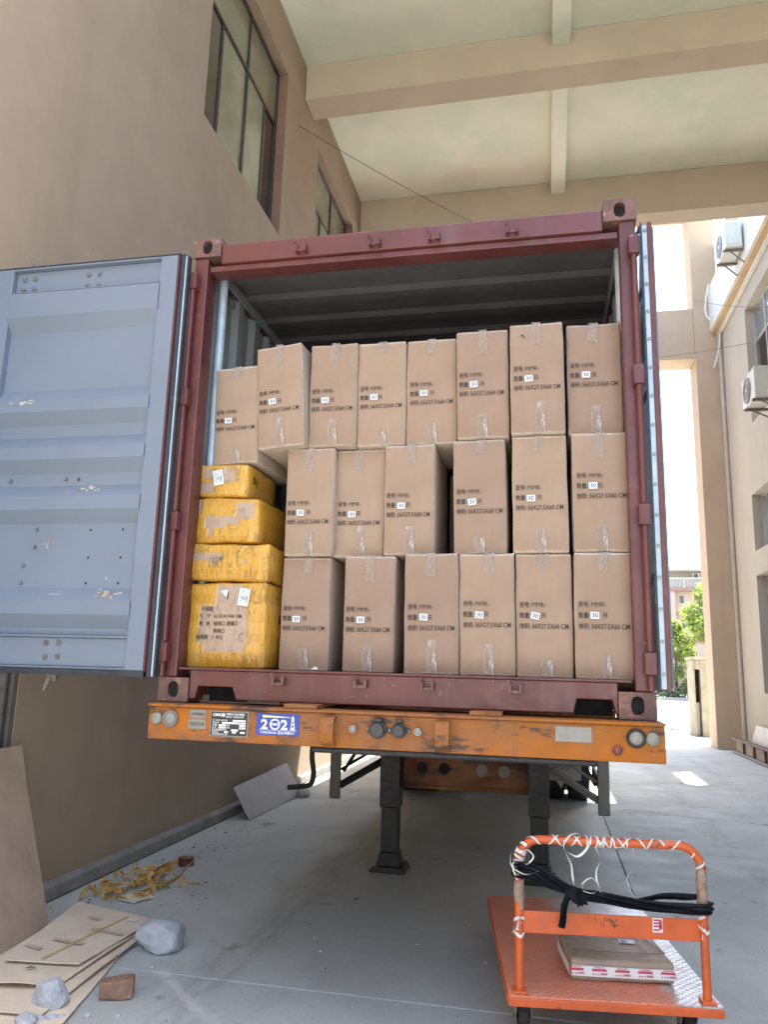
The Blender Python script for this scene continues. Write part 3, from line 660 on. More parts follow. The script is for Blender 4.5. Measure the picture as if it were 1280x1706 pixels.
# ------------------------------------------------------------------ container
ZB = 1.3935; W2 = 1.219; LEN = 12.192
ct = thing("shipping_container", "open maroon shipping container with grey inside, loaded on the orange trailer", "container", (0, LEN / 2, ZB))
def Zc(z): return ZB + z
def casting(x0, x1, y0, y1, z0, z1, front=True):
    mb = MB()
    ya = y0 if front else y1; dy = 1 if front else -1
    n = 24; cx, cz = (x0 + x1) / 2, (z0 + z1) / 2
    out, hole, deep = [], [], []
    for i in range(n):
        t = 2 * math.pi * i / n + math.pi / n; c_, s_ = math.cos(t), math.sin(t); k = 1 / max(abs(c_), abs(s_))
        out.append((cx + c_ * k * (x1 - x0) / 2, ya, cz + s_ * k * (z1 - z0) / 2))
        hx = .029 * (1 if c_ > 0 else -1) * abs(c_) ** .8; hz = .041 * (1 if s_ > 0 else -1) * abs(s_) ** .8
        hole.append((cx + hx, ya, cz + hz)); deep.append((cx + hx, ya + dy * .03, cz + hz))
    # squared corners so that the box closes
    for i in range(n):
        x, y, z = out[i]
        if abs(abs(x - cx) - (x1 - x0) / 2) < .006 and abs(abs(z - cz) - (z1 - z0) / 2) < .02: out[i] = (cx + math.copysign((x1 - x0) / 2, x - cx), y, cz + math.copysign((z1 - z0) / 2, z - cz))
    V = out + hole + deep; F = []
    for i in range(n):
        j = (i + 1) % n; F += [(i, j, n + j, n + i), (n + i, n + j, 2 * n + j, 2 * n + i)]
    back = [(a[0], y1 if front else y0, a[2]) for a in out]; V += back
    for i in range(n):
        j = (i + 1) % n; F.append((i, 3 * n + i, 3 * n + j, j))
    F.append(tuple(range(3 * n, 4 * n)))
    mb.add(V, F)
    co = mb.build("corner_casting", 'casting', ct)
    d = MB(); yd = ya + dy * .031; d.add([(cx - .04, yd, cz - .05), (cx + .04, yd, cz - .05), (cx + .04, yd, cz + .05), (cx - .04, yd, cz + .05)], [(0, 1, 2, 3)])
    d.build("aperture", 'dark', co)
for sx in (-1, 1):
    xa, xb = (-W2, -W2 + .165) if sx < 0 else (W2 - .165, W2)
    for fr in (True, False):
        ya, yb = (0, .178) if fr else (LEN - .178, LEN)
        casting(xa, xb, ya, yb, Zc(0), Zc(.118), fr); casting(xa, xb, ya, yb, Zc(2.473), Zc(2.591), fr)
# corner posts: outer bar, inner step
for sx in (-1, 1):
    q = MB()
    q.box(min(sx * 1.212, sx * 1.130), max(sx * 1.212, sx * 1.130), .012, .075, Zc(.119), Zc(2.472))
    q.box(min(sx * 1.212, sx * 1.146), max(sx * 1.212, sx * 1.146), .078, .17, Zc(.119), Zc(2.472))
    q.build("corner_post", 'maroon', ct, bevel=.008)
    MB().box(min(sx * 1.212, sx * 1.1), max(sx * 1.212, sx * 1.1), LEN - .17, LEN - .01, Zc(.119), Zc(2.472)).build("corner_post", 'maroon', ct, bevel=.008)
    for zz in (2.312, 1.622, .931, .245):
        h = MB(); h.box(sx * 1.195 - .027, sx * 1.195 + .027, -.045, .0115, Zc(zz - .05), Zc(zz + .05)); h.build("hinge_lug", 'maroon', ct, bevel=.006)
    hp = MB()
    zz = [2.26, 1.675, 1.57, .985, .88, .30, .19, .125]
    for k in range(0, 8, 2): hp.rod((sx * 1.195, -.022, Zc(zz[k])), (sx * 1.195, -.022, Zc(zz[k + 1])), .016, 10)
    hp.build("hinge_bar", 'maroon', ct, smooth=True)
# header and sill
hd = MB(); hd.prism([(.014, 2.432), (.10, 2.431), (.16, 2.44), (.16, 2.56), (.03, 2.558), (.012, 2.545)], 0, -W2 + .167, W2 - .167, Matrix.Translation((0, 0, ZB))); hd.build("door_header", 'maroon', ct, bevel=.006)
MB().box(-1.128, 1.128, .035, .14, Zc(2.395), Zc(2.4295)).build("header_lip", 'maroon', ct, bevel=.004)
sill = [(-1.053, .015), (-1.02, .015), (-1.006, .078), (-.82, .078), (-.797, .015), (.855, .015), (.870, .080), (1.028, .080), (1.042, .015), (1.053, .015), (1.053, .158), (-1.053, .158)]
sl = MB(); sl.prism(sill, 1, .012, .11, Matrix.Translation((0, 0, ZB)))
slo = sl.build("door_sill", 'maroon', ct, bevel=.005)
MB().box(-1.117, 1.117, .006, .20, Zc(.1585), Zc(.170)).build("threshold", 'maroon', ct, bevel=.003)
for pkx in ((-1.006, -.80), (.86, 1.04)): MB().box(pkx[0], pkx[1], .16, .18, Zc(.0), Zc(.14)).build("pocket_back", 'dark', ct)
def keeper(x, z, m):
    k = MB(); k.box(x - .032, x - .018, -.030, .012, z - .018, z + .024); k.box(x + .018, x + .032, -.030, .012, z - .018, z + .024)
    k.box(x - .0175, x + .0175, -.024, -.006, z - .018, z - .002); k.rod((x - .028, -.034, z + .02), (x - .030, -.036, z + .045), .007, 6)
    k.build("cam_keeper", m, ct, bevel=.003)
for x in (-.568, -.148, .178, .592): keeper(x, Zc(2.462), 'maroon'); keeper(x, Zc(.112), 'casting')
# roof, walls, floor
def corr(a0, a1, pitch, depth, fn):
    """trapezoid profile points from a0 to a1"""
    pts = []; a = a0
    while a < a1:
        for (f, d) in ((0, 0), (.30, 0), (.42, depth), (.58 + .14, depth), (.84, 0)):
            if a + f * pitch < a1: pts.append((a + f * pitch, d))
        a += pitch
    pts.append((a1, pts[-1][1])); return pts
rp = corr(.17, LEN - .1, .33, -.022, None)
q = MB(); vs = []
for (yy, d) in rp: vs += [(-1.16, yy, Zc(2.535 + d)), (1.16, yy, Zc(2.535 + d))]
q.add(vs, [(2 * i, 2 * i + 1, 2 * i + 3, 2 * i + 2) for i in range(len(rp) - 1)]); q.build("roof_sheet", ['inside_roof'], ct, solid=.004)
for sx in (-1, 1):
    wp = corr(.17, LEN - .1, .278, .036, None); q = MB(); vs = []
    for (yy, d) in wp: vs += [(sx * (1.205 - d), yy, Zc(.15)), (sx * (1.205 - d), yy, Zc(2.50))]
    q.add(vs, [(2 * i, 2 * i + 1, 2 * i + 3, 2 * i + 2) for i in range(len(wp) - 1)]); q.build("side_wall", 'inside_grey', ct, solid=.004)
    q = MB(); vs = []
    for (yy, d) in wp: vs += [(sx * (1.211 - d), yy, Zc(.15)), (sx * (1.211 - d), yy, Zc(2.50))]
    q.add(vs, [(2 * i, 2 * i + 1, 2 * i + 3, 2 * i + 2) for i in range(len(wp) - 1)]); q.build("outer_wall", 'maroon', ct)
    MB().box(min(sx * 1.155, sx * 1.212), max(sx * 1.155, sx * 1.212), .18, LEN - .18, Zc(2.48), Zc(2.555)).build("top_rail", 'maroon', ct)
    MB().box(min(sx * 1.14, sx * 1.153), max(sx * 1.14, sx * 1.153), .18, LEN - .18, Zc(2.46), Zc(2.52)).build("inner_rail", 'inside_grey', ct)
    MB().box(min(sx * 1.15, sx * 1.213), max(sx * 1.15, sx * 1.213), .18, LEN - .18, Zc(.02), Zc(.16)).build("bottom_rail", 'maroon', ct)
q = MB(); vs = []
for (yy, d) in rp: vs += [(-1.16, yy, Zc(2.545 + d)), (1.16, yy, Zc(2.545 + d))]
q.add(vs, [(2 * i, 2 * i + 1, 2 * i + 3, 2 * i + 2) for i in range(len(rp) - 1)]); q.build("roof_skin", 'maroon', ct)
MB().box(-1.16, 1.16, LEN - .09, LEN - .05, Zc(.1), Zc(2.52)).build("front_wall", 'inside_grey', ct)
MB().box(-1.16, 1.16, .19, LEN - .1, Zc(.135), Zc(.168)).build("floor", 'plywood', ct)
for k in range(18): MB().box(-1.15, 1.15, .35 + k * .62, .40 + k * .62, Zc(.02), Zc(.134)).build("cross_member", 'maroon', ct)
MB().rod((-1.128, .235, Zc(.18)), (-1.128, .235, Zc(2.44)), .026, 14).build("lashing_pole", 'pale_steel', ct, smooth=True)
MB().rod((1.146, .235, Zc(.18)), (1.146, .235, Zc(2.44)), .022, 14).build("lashing_pole", 'pale_steel', ct, smooth=True)
for (yy, zz) in ((.42, 2.40), (1.1, 2.40), (1.8, 2.40)):
    MB().tube([(-1.15, yy + .035 * math.cos(a), Zc(zz) + .035 * math.sin(a)) for a in [i * math.pi / 6 for i in range(13)]], .006, 6, False).build("lashing_ring", 'grey_steel', ct, smooth=True)

# --- door swung flat open beside the container (inner face towards the camera)
YD = -.062
def Yd(d): return YD - d                     # d = how proud towards the camera
prof = [(2.30, .0), (2.27, .052), (2.123, .052), (2.04, 0), (1.685, 0), (1.605, .052), (1.545, .052), (1.475, 0), (1.405, 0), (1.335, .052), (1.268, .052), (1.196, 0), (1.125, 0), (1.055, .052), (.986, .052), (.915, 0), (.565, 0), (.495, .052), (.425, .052), (.355, 0), (.30, 0)]
dpn = MB(); vs = []
for (z, d) in prof: vs += [(-2.31, Yd(d), Zc(z)), (-1.355, Yd(d), Zc(z))]
dpn.add(vs, [(2 * i, 2 * i + 1, 2 * i + 3, 2 * i + 2) for i in range(len(prof) - 1)])
dl = dpn.build("door", 'door_grey', ct, solid=.004)
q = MB(); q.box(-2.409, -2.305, YD - .045, YD + .012, Zc(.147), Zc(2.437)); q.box(-1.36, -1.258, YD - .045, YD + .012, Zc(.147), Zc(2.437)); q.build("door_stile", 'door_grey', dl, bevel=.004)
for top_ in (True, False):
  q = MB()
  if top_: q.box(-2.304, -1.361, YD - .012, YD + .010, Zc(2.293), Zc(2.425)); q.box(-2.304, -1.361, YD - .044, YD + .010, Zc(2.427), Zc(2.437)); q.box(-2.304, -1.361, YD - .038, YD + .010, Zc(2.283), Zc(2.292))
  else: q.box(-2.304, -1.361, YD - .018, YD + .010, Zc(.158), Zc(.305)); q.box(-2.304, -1.361, YD - .040, YD + .010, Zc(.147), Zc(.157)); q.box(-2.304, -1.361, YD - .036, YD + .010, Zc(.306), Zc(.316))
  q.build("door_rail", 'door_grey', dl, bevel=.003)
q = MB(); q.box(-1.257, -1.249, YD - .040, YD + .02, Zc(.125), Zc(2.45)); q.build("door_edge", 'maroon', dl)
q = MB(); q.box(-1.248, -1.226, YD - .028, YD + .02, Zc(.117), Zc(2.452)); q.box(-1.214, -1.203, YD - .020, YD + .02, Zc(.117), Zc(2.445))
q.box(-2.42, -1.249, YD - .05, YD + .02, Zc(.115), Zc(.146)); q.box(-2.42, -1.249, YD - .045, YD + .02, Zc(2.438), Zc(2.447)); q.build("door_gasket", 'gasket', dl, bevel=.003)
q = MB(); q.box(-1.2255, -1.2145, YD - .016, YD + .018, Zc(.12), Zc(2.44)); q.build("gasket_retainer", 'pale_steel', dl)
MB().box(-2.41, -1.25, YD + .021, YD + .045, Zc(.13), Zc(2.44)).build("door_skin", 'maroon', dl)
bl_ = [(-2.249, 2.379), (-2.182, 2.379), (-1.831, 2.377), (-1.76, 2.376), (-2.253, 2.312), (-2.181, 2.313), (-1.833, 2.312), (-1.761, 2.311), (-1.838, .275), (-1.763, .277), (-1.835, .202), (-1.761, .207), (-2.21, .275), (-2.21, .205)]
for (x, z) in bl_:
    d = .012 if z > 1 else .018
    MB().rod((x, YD - d, Zc(z)), (x, YD - d - .003, Zc(z)), .016, 12).dome((x, YD - d - .003, Zc(z)), (0, -1, 0), .0105, .010).build("bolt", 'bolt', dl)
for (x, z) in [(-2.184, 1.158), (-1.837, 1.162), (-1.763, 1.160), (-1.983, .881), (-1.984, .787), (-2.041, .685), (-2.043, .591)]:
    MB().rod((x, YD, Zc(z)), (x, YD - .003, Zc(z)), .013, 12).dome((x, YD - .003, Zc(z)), (0, -1, 0), .010, .012).build("bolt", 'bolt', dl)
for (x, z) in [(-1.656, .878), (-1.464, .879), (-1.655, .729), (-1.464, .729), (-1.654, .592), (-1.464, .593)]:
    MB().dome((x, YD - .002, Zc(z)), (0, -1, 0), .006, .006).build("rivet", 'black_steel', dl)
def scuff(x, z, wd, ht, n, seed, m):
    rnd = random.Random(seed); q = MB()
    for i in range(n):
        cx, cz = x + rnd.gauss(0, wd * .4), z + rnd.gauss(0, ht * .4); r_ = rnd.uniform(.3, 1) * min(wd, ht) * .45; k_ = rnd.randint(5, 8); yy = min(YD - door_d(cz), YD) - .0026 - i * .00008
        q.prism([(cx + r_ * rnd.uniform(.4, 1.5) * math.cos(6.283 * j / k_) * wd / min(wd, ht) * .6, cz + r_ * rnd.uniform(.5, 1.2) * math.sin(6.283 * j / k_)) for j in range(k_)], 1, yy, yy + .0005, Matrix.Translation((0, 0, ZB)))
    q.build("paint_scuff", m, dl)
def door_d(z):
    for (z0, d0), (z1, d1) in zip(prof, prof[1:]):
        if z1 <= z <= z0: return d1 + (d0 - d1) * (z - z1) / (z0 - z1 + 1e-9)
    return 0
MT['scuff_pale'] = mat('chipped_pale_paint', (.50, .49, .36), .7, var=.2, vs=60)
MT['scuff_rust'] = mat('chipped_rusty_paint', (.30, .17, .10), .8, var=.4, vs=60)
MT['scuff_grey'] = mat('scraped_primer', (.38, .36, .34), .7, var=.3, vs=60)
scuff(-2.12, 1.600, .085, .018, 7, 1, 'scuff_pale'); scuff(-1.90, .82, .022, .075, 10, 2, 'scuff_rust'); scuff(-1.905, .79, .02, .05, 5, 3, 'scuff_grey'); scuff(-1.66, 1.095, .07, .02, 10, 4, 'scuff_pale'); scuff(-1.72, 1.08, .05, .015, 6, 5, 'scuff_rust')
scuff(-1.50, .535, .09, .025, 16, 6, 'scuff_grey'); scuff(-1.49, .525, .06, .03, 6, 7, 'scuff_rust'); scuff(-1.80, .53, .06, .015, 8, 8, 'scuff_grey'); scuff(-1.51, .745, .02, .02, 4, 9, 'scuff_rust'); scuff(-1.53, .615, .02, .012, 3, 10, 'scuff_pale')
for (x, z, up) in ((-2.20, 2.447, 1), (-1.83, 2.447, 1), (-1.80, .115, -1)):
    k = MB(); k.rod((x, YD + .03, Zc(z) - up * .1), (x, YD + .03, Zc(z + up * .035)), .017, 10); k.box(x - .028, x + .028, YD + .0, YD + .03, Zc(z + up * .012) - .012, Zc(z + up * .012) + .012)
    k.prism([(-.020, 0), (.004, 0), (-.022, .062), (-.036, .068)], 1, YD - .012, YD + .004, Matrix.Translation((x, 0, Zc(z + up * .02))) @ Matrix.Diagonal((1, 1, up, 1))); k.build("lock_rod_cam", 'grey_steel', dl, bevel=.002)
# --- second door folded right back along the far side, seen edge on
ang = R(-6.0)
HM = Matrix.Translation((1.232, .012, 0)) @ Matrix.Rotation(ang, 4, 'Z')
q = MB(); q.box(.012, .055, .012, 1.16, Zc(.13), Zc(2.44), HM); d2 = q.build("door", 'maroon', ct, bevel=.004)
MB().box(0.0, .011, -.005, 1.16, Zc(.12), Zc(2.45), HM).build("door_gasket", 'gasket', d2)
MB().box(.0115, .034, -.004, .011, Zc(.135), Zc(2.435), HM).build("gasket_retainer", 'pale_steel', d2)
MB().box(.056, .066, .012, 1.15, Zc(.14), Zc(2.43), HM).build("inner_sheet", 'door_grey', d2)
MB().box(.035, .057, -.016, .0115, Zc(.125), Zc(2.445), HM).build("door_edge", 'maroon', d2, bevel=.003)
for k in range(16):
    z = .20 + k * .147
    MB().rod(HM @ Vector((.022, -.004, Zc(z))), HM @ Vector((.022, -.010, Zc(z))), .009, 10).build("bolt", 'bolt', d2, smooth=False)
for z in (2.40, 2.05, 1.5, .6):
    k = MB(); k.prism([(-.02, 0), (0, 0), (.02, .06), (.008, .07)], 1, .05, .065, HM @ Matrix.Translation((-.012, 0, Zc(z)))); k.build("lock_cam", 'gasket', d2)

# ------------------------------------------------------------------ cartons
def soft_box(wd, dp_, ht, seed, bulge=.006, edge=.008, n=6, jitter=.0015):
    rnd = random.Random(seed)
    def axis(L):
        a = [0, edge / L] + [edge / L + (1 - 2 * edge / L) * i / n for i in range(1, n)] + [1 - edge / L, 1]; return [v * L for v in a]
    X, Y, Z = axis(wd), axis(dp_), axis(ht); bm = bmesh.new(); vm = {}
    nx, ny, nz = len(X) - 1, len(Y) - 1, len(Z) - 1
    top_d = [rnd.uniform(-.004, .004) for _ in range(4)]
    def V(i, j, k):
        if (i, j, k) in vm: return vm[(i, j, k)]
        x, y, z = X[i] - wd / 2, Y[j], Z[k]
        u, v_, t = X[i] / wd, Y[j] / dp_, Z[k] / ht
        ex = sum((i in (0, nx), j in (0, ny), k in (0, nz)))
        cx = (u - .5) * 2; cy = (v_ - .5) * 2; cz = (t - .5) * 2
        b_ = lambda a, c_: (1 - a * a) * (1 - c_ * c_)
        if i in (0, nx): x += math.copysign(bulge * b_(cy, cz), cx)
        if j in (0, ny): y += math.copysign(bulge * b_(cx, cz), cy)
        if k in (0, nz): z += math.copysign(bulge * .6 * b_(cx, cy), cz) * (1 if k else .2)
        if ex >= 2:
            s_ = edge * (.32 if ex == 2 else .45)
            if i in (0, nx): x -= math.copysign(s_, cx)
            if j in (0, ny): y -= math.copysign(s_, cy)
            if k in (0, nz): z -= math.copysign(s_, cz)
        p_ = Vector((x, y, z)); nn = noise.noise_vector(p_ * 9 + Vector((seed * 3.1, 0, 0))) * jitter * 2.2
        p_ += nn
        vm[(i, j, k)] = bm.verts.new(p_); return vm[(i, j, k)]
    for i in range(nx):
        for j in range(ny):
            bm.faces.new((V(i, j, 0), V(i, j + 1, 0), V(i + 1, j + 1, 0), V(i + 1, j, 0))); bm.faces.new((V(i, j, nz), V(i + 1, j, nz), V(i + 1, j + 1, nz), V(i, j + 1, nz)))
    for i in range(nx):
        for k in range(nz):
            bm.faces.new((V(i, 0, k), V(i + 1, 0, k), V(i + 1, 0, k + 1), V(i, 0, k + 1))); bm.faces.new((V(i, ny, k), V(i, ny, k + 1), V(i + 1, ny, k + 1), V(i + 1, ny, k)))
    for j in range(ny):
        for k in range(nz):
            bm.faces.new((V(0, j, k), V(0, j, k + 1), V(0, j + 1, k + 1), V(0, j + 1, k))); bm.faces.new((V(nx, j, k), V(nx, j + 1, k), V(nx, j + 1, k + 1), V(nx, j, k + 1)))
    bmesh.ops.recalc_face_normals(bm, faces=bm.faces)
    me = bpy.data.meshes.new("carton"); bm.to_mesh(me); bm.free()
    for p_ in me.polygons: p_.use_smooth = True
    return me
CW, CD, CH = .272, .56, .600
cart_meshes = []
for k in range(5):
    me = soft_box(CW, CD, CH, 20 + k, bulge=.003 + .002 * (k % 3), jitter=.0015, edge=.007 + .002 * (k % 2)); me.materials.append(MT['carton']); cart_meshes.append(me)
def tape_mesh(L, wd, seed, top):
    """tape strip on the front face and over the edge; origin at the edge, front face y=0"""
    rnd = random.Random(seed); mb = MB(); pts = []; sd_ = []
    s = -1 if top else 1
    path = [(-.0035 + (.0035 if top else .004), s * 0.0)]
    n = 9; lines = []
    for i in range(n + 1):
        z = s * L * (1 - i / n); lines.append((-.0042 - .0015 * abs(math.sin(i * 2.1 + seed)), z))
    if top: lines += [(-.001, .003), (.02, .0045), (.12, .0075), (.28, .009), (.44, .0075), (.555, .004)]
    vs = []; m = 5
    for i, (y, z) in enumerate(lines):
        for j in range(m):
            u = (j / (m - 1) - .5) * wd; jag = rnd.uniform(-.006, .006) if i == 0 else 0
            vs.append((u + rnd.uniform(-.0006, .0006) + (lines[-1][0] - 0) * 0, y + rnd.uniform(-.0006, .0004), z + jag))
    fs = [(i * m + j, i * m + j + 1, (i + 1) * m + j + 1, (i + 1) * m + j) for i in range(len(lines) - 1) for j in range(m - 1)]
    mb.add(vs, fs); me = bpy.data.meshes.new("packing_tape"); me.from_pydata([tuple(v) for v in mb.v], [], mb.f); me.materials.append(MT['clear_tape']); 
    for p_ in me.polygons: p_.use_smooth = True
    return me
tapes_t = [tape_mesh(L, wd, i, True) for i, (L, wd) in enumerate([(.105, .05), (.085, .047), (.12, .048), (.07, .052), (.135, .045)])]
tapes_b = [tape_mesh(L, wd, 10 + i, False) for i, (L, wd) in enumerate([(.11, .048), (.15, .052), (.13, .05), (.085, .052), (.165, .048)])]
stick = MB().box(-.0205, .0205, -.0008, .0, -.0165, .0165).build("quantity_sticker", 'sticker'); stick_me = stick.data; bpy.data.objects.remove(stick)
LP = .052
def carton(x, y, z, tilt, yaw_, label, i, group, dzt=0.0, srot=0.0, hs=1.0):
    t = bpy.data.objects.new("carton", cart_meshes[i % 5]); col.objects.link(t)
    t.location = (x, y, ZB + z); t.rotation_euler = (0, R(tilt), R(yaw_)); t.scale = (1, 1, hs)
    tag(t, label, "carton", group)
    rnd = random.Random(i * 7 + 1)
    f = -.0085
    x0 = -CW / 2 + .016 + rnd.uniform(-.003, .003); zt = CH * .563 + dzt
    for (s, xx, line, sz_, sx_, bo) in (("货号:", 0, 0, .0300, .81, .0003), ("MMR-", .0595, 0, .0330, .88, -.0002), ("数量:", 0, 1, .0300, .81, .0003), ("只", .104 + rnd.uniform(-.004, .008), 1, .0300, .84, .0003), ("体积:", 0, 2, .0300, .81, .0003), ("56X27.5X60 CM", .0595, 2, .0330, .775, .0002)):
        link_mesh("print", text_mesh(s, sz_, 'ink', bo, sx_, 'LEFT'), t, (x0 + xx, f - .0022, zt - line * LP), (0, R(rnd.uniform(-.4, .4)), 0))
    st = link_mesh("quantity_sticker", stick_me, t, (x0 + .079 + rnd.uniform(-.003, .003), f - .0026, zt - LP + .010 + rnd.uniform(-.003, .003)), (0, R(srot), 0))
    link_mesh("number", text_mesh("30", .029, 'blue_ink', .0006, 1.0, 'CENTER'), st, (0, -.0013, -.0098))
    link_mesh("packing_tape", tapes_t[(i * 3 + 1) % 5], t, (rnd.uniform(-.008, .014), f + .004, CH + .0005), (0, R(rnd.uniform(-5, 5)), 0))
    link_mesh("packing_tape", tapes_b[(i * 2) % 5], t, (rnd.uniform(-.008, .012), f + .004, .004), (0, R(rnd.uniform(-3, 3)), 0))
    return t
G1, G2, G3 = "cartons in the bottom row", "cartons in the middle row", "cartons in the top row"
rows = [
 (-.530, .255, .170, -.2, 0, "bottom row carton standing beside the large yellow taped box", G1, -.025, 0),
 (-.166, .200, .170, -.1, 0, "bottom row carton second along from the yellow taped box, dark gaps both sides", G1, -.03, 0),
 (.177, .110, .170, -.6, 0, "bottom row carton third along from the yellow taped box, green mark on tape", G1, -.02, 4),
 (.453, .125, .170, -.5, 0, "bottom row carton fourth along from the yellow taped box", G1, 0, 4),
 (.729, .150, .170, -.2, 0, "bottom row carton with its white 30 sticker stuck on most crookedly", G1, 0, 13),
 (1.008, .100, .170, .2, 0, "bottom row carton at the container post with the folded back door", G1, 0, 1),
 (-.520, .215, .776, -.6, 0, "middle row carton nearest the yellow taped boxes", G2, -.06, 3),
 (-.252, .270, .776, -.1, 0, "middle row carton second along from the yellow taped boxes, greyer than its neighbours", G2, -.06, 0),
 (.036, .205, .776, -.4, 0, "middle row carton just before the widest dark gap", G2, -.03, 3),
 (.416, .165, .776, -1.0, 0, "middle row carton just after the widest dark gap", G2, -.025, -5),
 (.718, .125, .776, -.4, 0, "middle row carton second from the post with the folded back door", G2, -.02, 0),
 (1.012, .105, .776, 0, 0, "middle row carton against the post with the folded back door", G2, .03, 0),
 (-.682, .150, 1.372, -4.2, -3, "top row carton tilting towards the lower carton on the yellow box", G3, -.03, -6),
 (-.408, .205, 1.382, -.6, 0, "top row carton straight after the tilted one", G3, -.03, -2),
 (-.133, .225, 1.382, -.8, 0, "top row carton second after the tilted one", G3, -.02, 0),
 (.145, .225, 1.382, -.6, 0, "top row carton fourth from the post with the folded back door", G3, -.01, 0),
 (.428, .150, 1.382, -.7, 0, "top row carton overhanging the middle row gap, strong wrinkled tape on top", G3, 0, -3),
 (.712, .100, 1.382, -.5, 0, "top row carton with a small dark scratch near its upper corner", G3, 0, -3),
 (.999, .150, 1.382, 0, 0, "top row carton touching the post with the folded back door", G3, .02, 0)]
for i, (x, y, z, ti, yw, lb_, g, dz, sr) in enumerate(rows): carton(x, y, z, ti, yw, lb_, i, g, dz, sr)
carton(-.962, .190, 1.296, -2.4, -2, "low leaning carton standing on the topmost yellow taped box", 19, G3, -.03, 3, .955)
# scratch on one carton and torn white scrap at the foot of another
for o_ in list(scn.objects):
    if o_.get("label", "").startswith("top row carton with a small dark scratch"):
        s_ = MB(); s_.prism([(-.078, .532), (-.070, .540), (-.066, .534), (-.056, .522), (-.062, .524), (-.068, .530)], 1, -.0095, -.0085); k = s_.build("scratch", 'ink', o_, local=True)
    if o_.get("label", "").startswith("bottom row carton standing beside"):
        s_ = MB(); s_.prism([(.045, .006), (.085, .004), (.088, .014), (.07, .022), (.058, .013)], 1, -.0115, -.0095); s_.build("paper_scrap", 'sticker', o_, local=True)
# second row of cartons, glimpsed in the dark gaps
for (x, z, gap_) in ((-.32, .170, 'between the first two bottom row cartons'), (.30, .776, 'inside the widest gap of the middle row')):
    o_ = bpy.data.objects.new("carton", cart_meshes[2]); col.objects.link(o_); o_.location = (x, .90, ZB + z)
    tag(o_, "plain second tier carton glimpsed " + gap_, "carton", "cartons behind the front tier")

# yellow taped boxes
def yellow_box(x, y, z, wd, dp_, ht, tilt, rects, seed, label, bulge):
    me = soft_box(wd, dp_, ht, seed, bulge=bulge, edge=.014, n=7, jitter=.004)
    me.materials.append(yellow_tape_mat('yellow_taped_board_%d' % seed, rects, seed))
    t = bpy.data.objects.new("taped_box", me); col.objects.link(t); t.location = (x, y, ZB + z); t.rotation_euler = (0, R(tilt), R(0))
    return tag(t, label, "box", "yellow taped boxes stacked by the door post")
y4 = yellow_box(-.935, .15, .170, .445, .50, .452, -.5, [(-.15, .13, .12, .33), (-.06, .10, .30, .44), (-.12, .12, .08, .16), (.15, .16, .1, .3)], 31, "largest yellow taped box on the container floor, printed panel and torn white label", .018)
y3 = yellow_box(-.953, .14, .632, .485, .50, .198, .8, [(-.24, -.02, .105, .150), (-.10, -.05, .08, .13), (.09, .12, .09, .12)], 32, "flattest yellow taped box with small printed arrow symbols, second from the floor", .010)
y2 = yellow_box(-.985, .16, .838, .388, .50, .252, .6, [(.06, .17, .13, .23), (-.12, .02, .08, .15), (-.10, -.06, .04, .16), (-.18, -.14, .17, .24), (.0, .09, .10, .15)], 33, "creased yellow taped box second from the top of its stack", .012)
y1 = yellow_box(-1.02, .165, 1.098, .304, .45, .190, 1.5, [(-.14, -.04, .02, .085), (.0, .085, .085, .17), (-.12, -.06, .10, .17)], 34, "smallest yellow taped box with a crooked shipping label, topmost of its stack", .008)
def ship_label(parent, x, y, z, wd, ht, rot):
    s_ = MB().box(-wd / 2, wd / 2, -.001, 0, -ht / 2, ht / 2).build("shipping_label", 'sticker', parent, local=True); s_.location = (x, y, z); s_.rotation_euler = (0, R(rot), 0)
    rnd = random.Random(int(wd * 1e4)); k = MB()
    for r_ in range(9):
        zz = ht * (.40 - r_ * .09); x0 = -wd * .42
        while x0 < wd * .34:
            l_ = rnd.uniform(.006, .02); k.box(x0, min(x0 + l_ * 1.6, wd * .42), -.0016, -.0011, zz - .0009, zz + .0012); x0 += l_ * 1.6 + rnd.uniform(.002, .012)
    k.build("print", 'blue_ink', s_, local=True)
    k = MB(); k.tube([(-wd * .2, -.002, .0), (-.005, -.002, -.012), (wd * .05, -.002, .004), (wd * .15, -.002, -.014), (wd * .3, -.002, .006), (wd * .28, -.002, -.02)], .0013, 4); k.build("scribble", 'ink', s_, local=True)
ship_label(y1, -.022, -.014, .108, .058, .085, -13)
ship_label(y4, .105, -.022, .372, .060, .092, 8)
sc_ = MB(); sc_.prism([(-.03, .405), (.012, .412), (.005, .365), (.012, .36)], 1, -.021, -.0195); sc_.build("torn_label", 'sticker', y4, local=True)
for (s, x, z) in (("升级款", -.135, .300), ("尺   寸   62.5X41X46 CM", -.145, .262), ("颜   色   橙绿□ 透嘴□", -.145, .222), ("茶棕□", -.062, .183), ("装箱数   5  PCS", -.155, .150)):
    link_mesh("print", text_mesh(s, .0265, 'ink', .0002, .86), y4, (x, -.0215, z))
link_mesh("print", text_mesh("867", .055, 'ink', .002, .8), y4, (.2395, .16, .245), (0, 0, R(90)))
link_mesh("print", text_mesh("SI-J", .06, 'ink', .002, .8), y1, (.1605, .05, .09), (0, 0, R(90)))
k = MB()
for (x0, x1) in ((-.095, -.055), (-.045, -.020)):
    k.tube([(x0, -.0145, .07), (x0, -.0145, .13), (x1, -.0145, .13), (x1, -.0145, .07), (x0, -.0145, .07)], .0011, 4)
k.tube([(-.032, -.0148, .10), (-.032, -.0148, .122)], .0015, 4); k.tube([(-.04, -.0148, .113), (-.032, -.0148, .124), (-.024, -.0148, .113)], .0015, 4)
k.tube([(-.088, -.0148, .115), (-.068, -.0148, .12), (-.065, -.0148, .105), (-.085, -.0148, .10), (-.062, -.0148, .092)], .0016, 4)
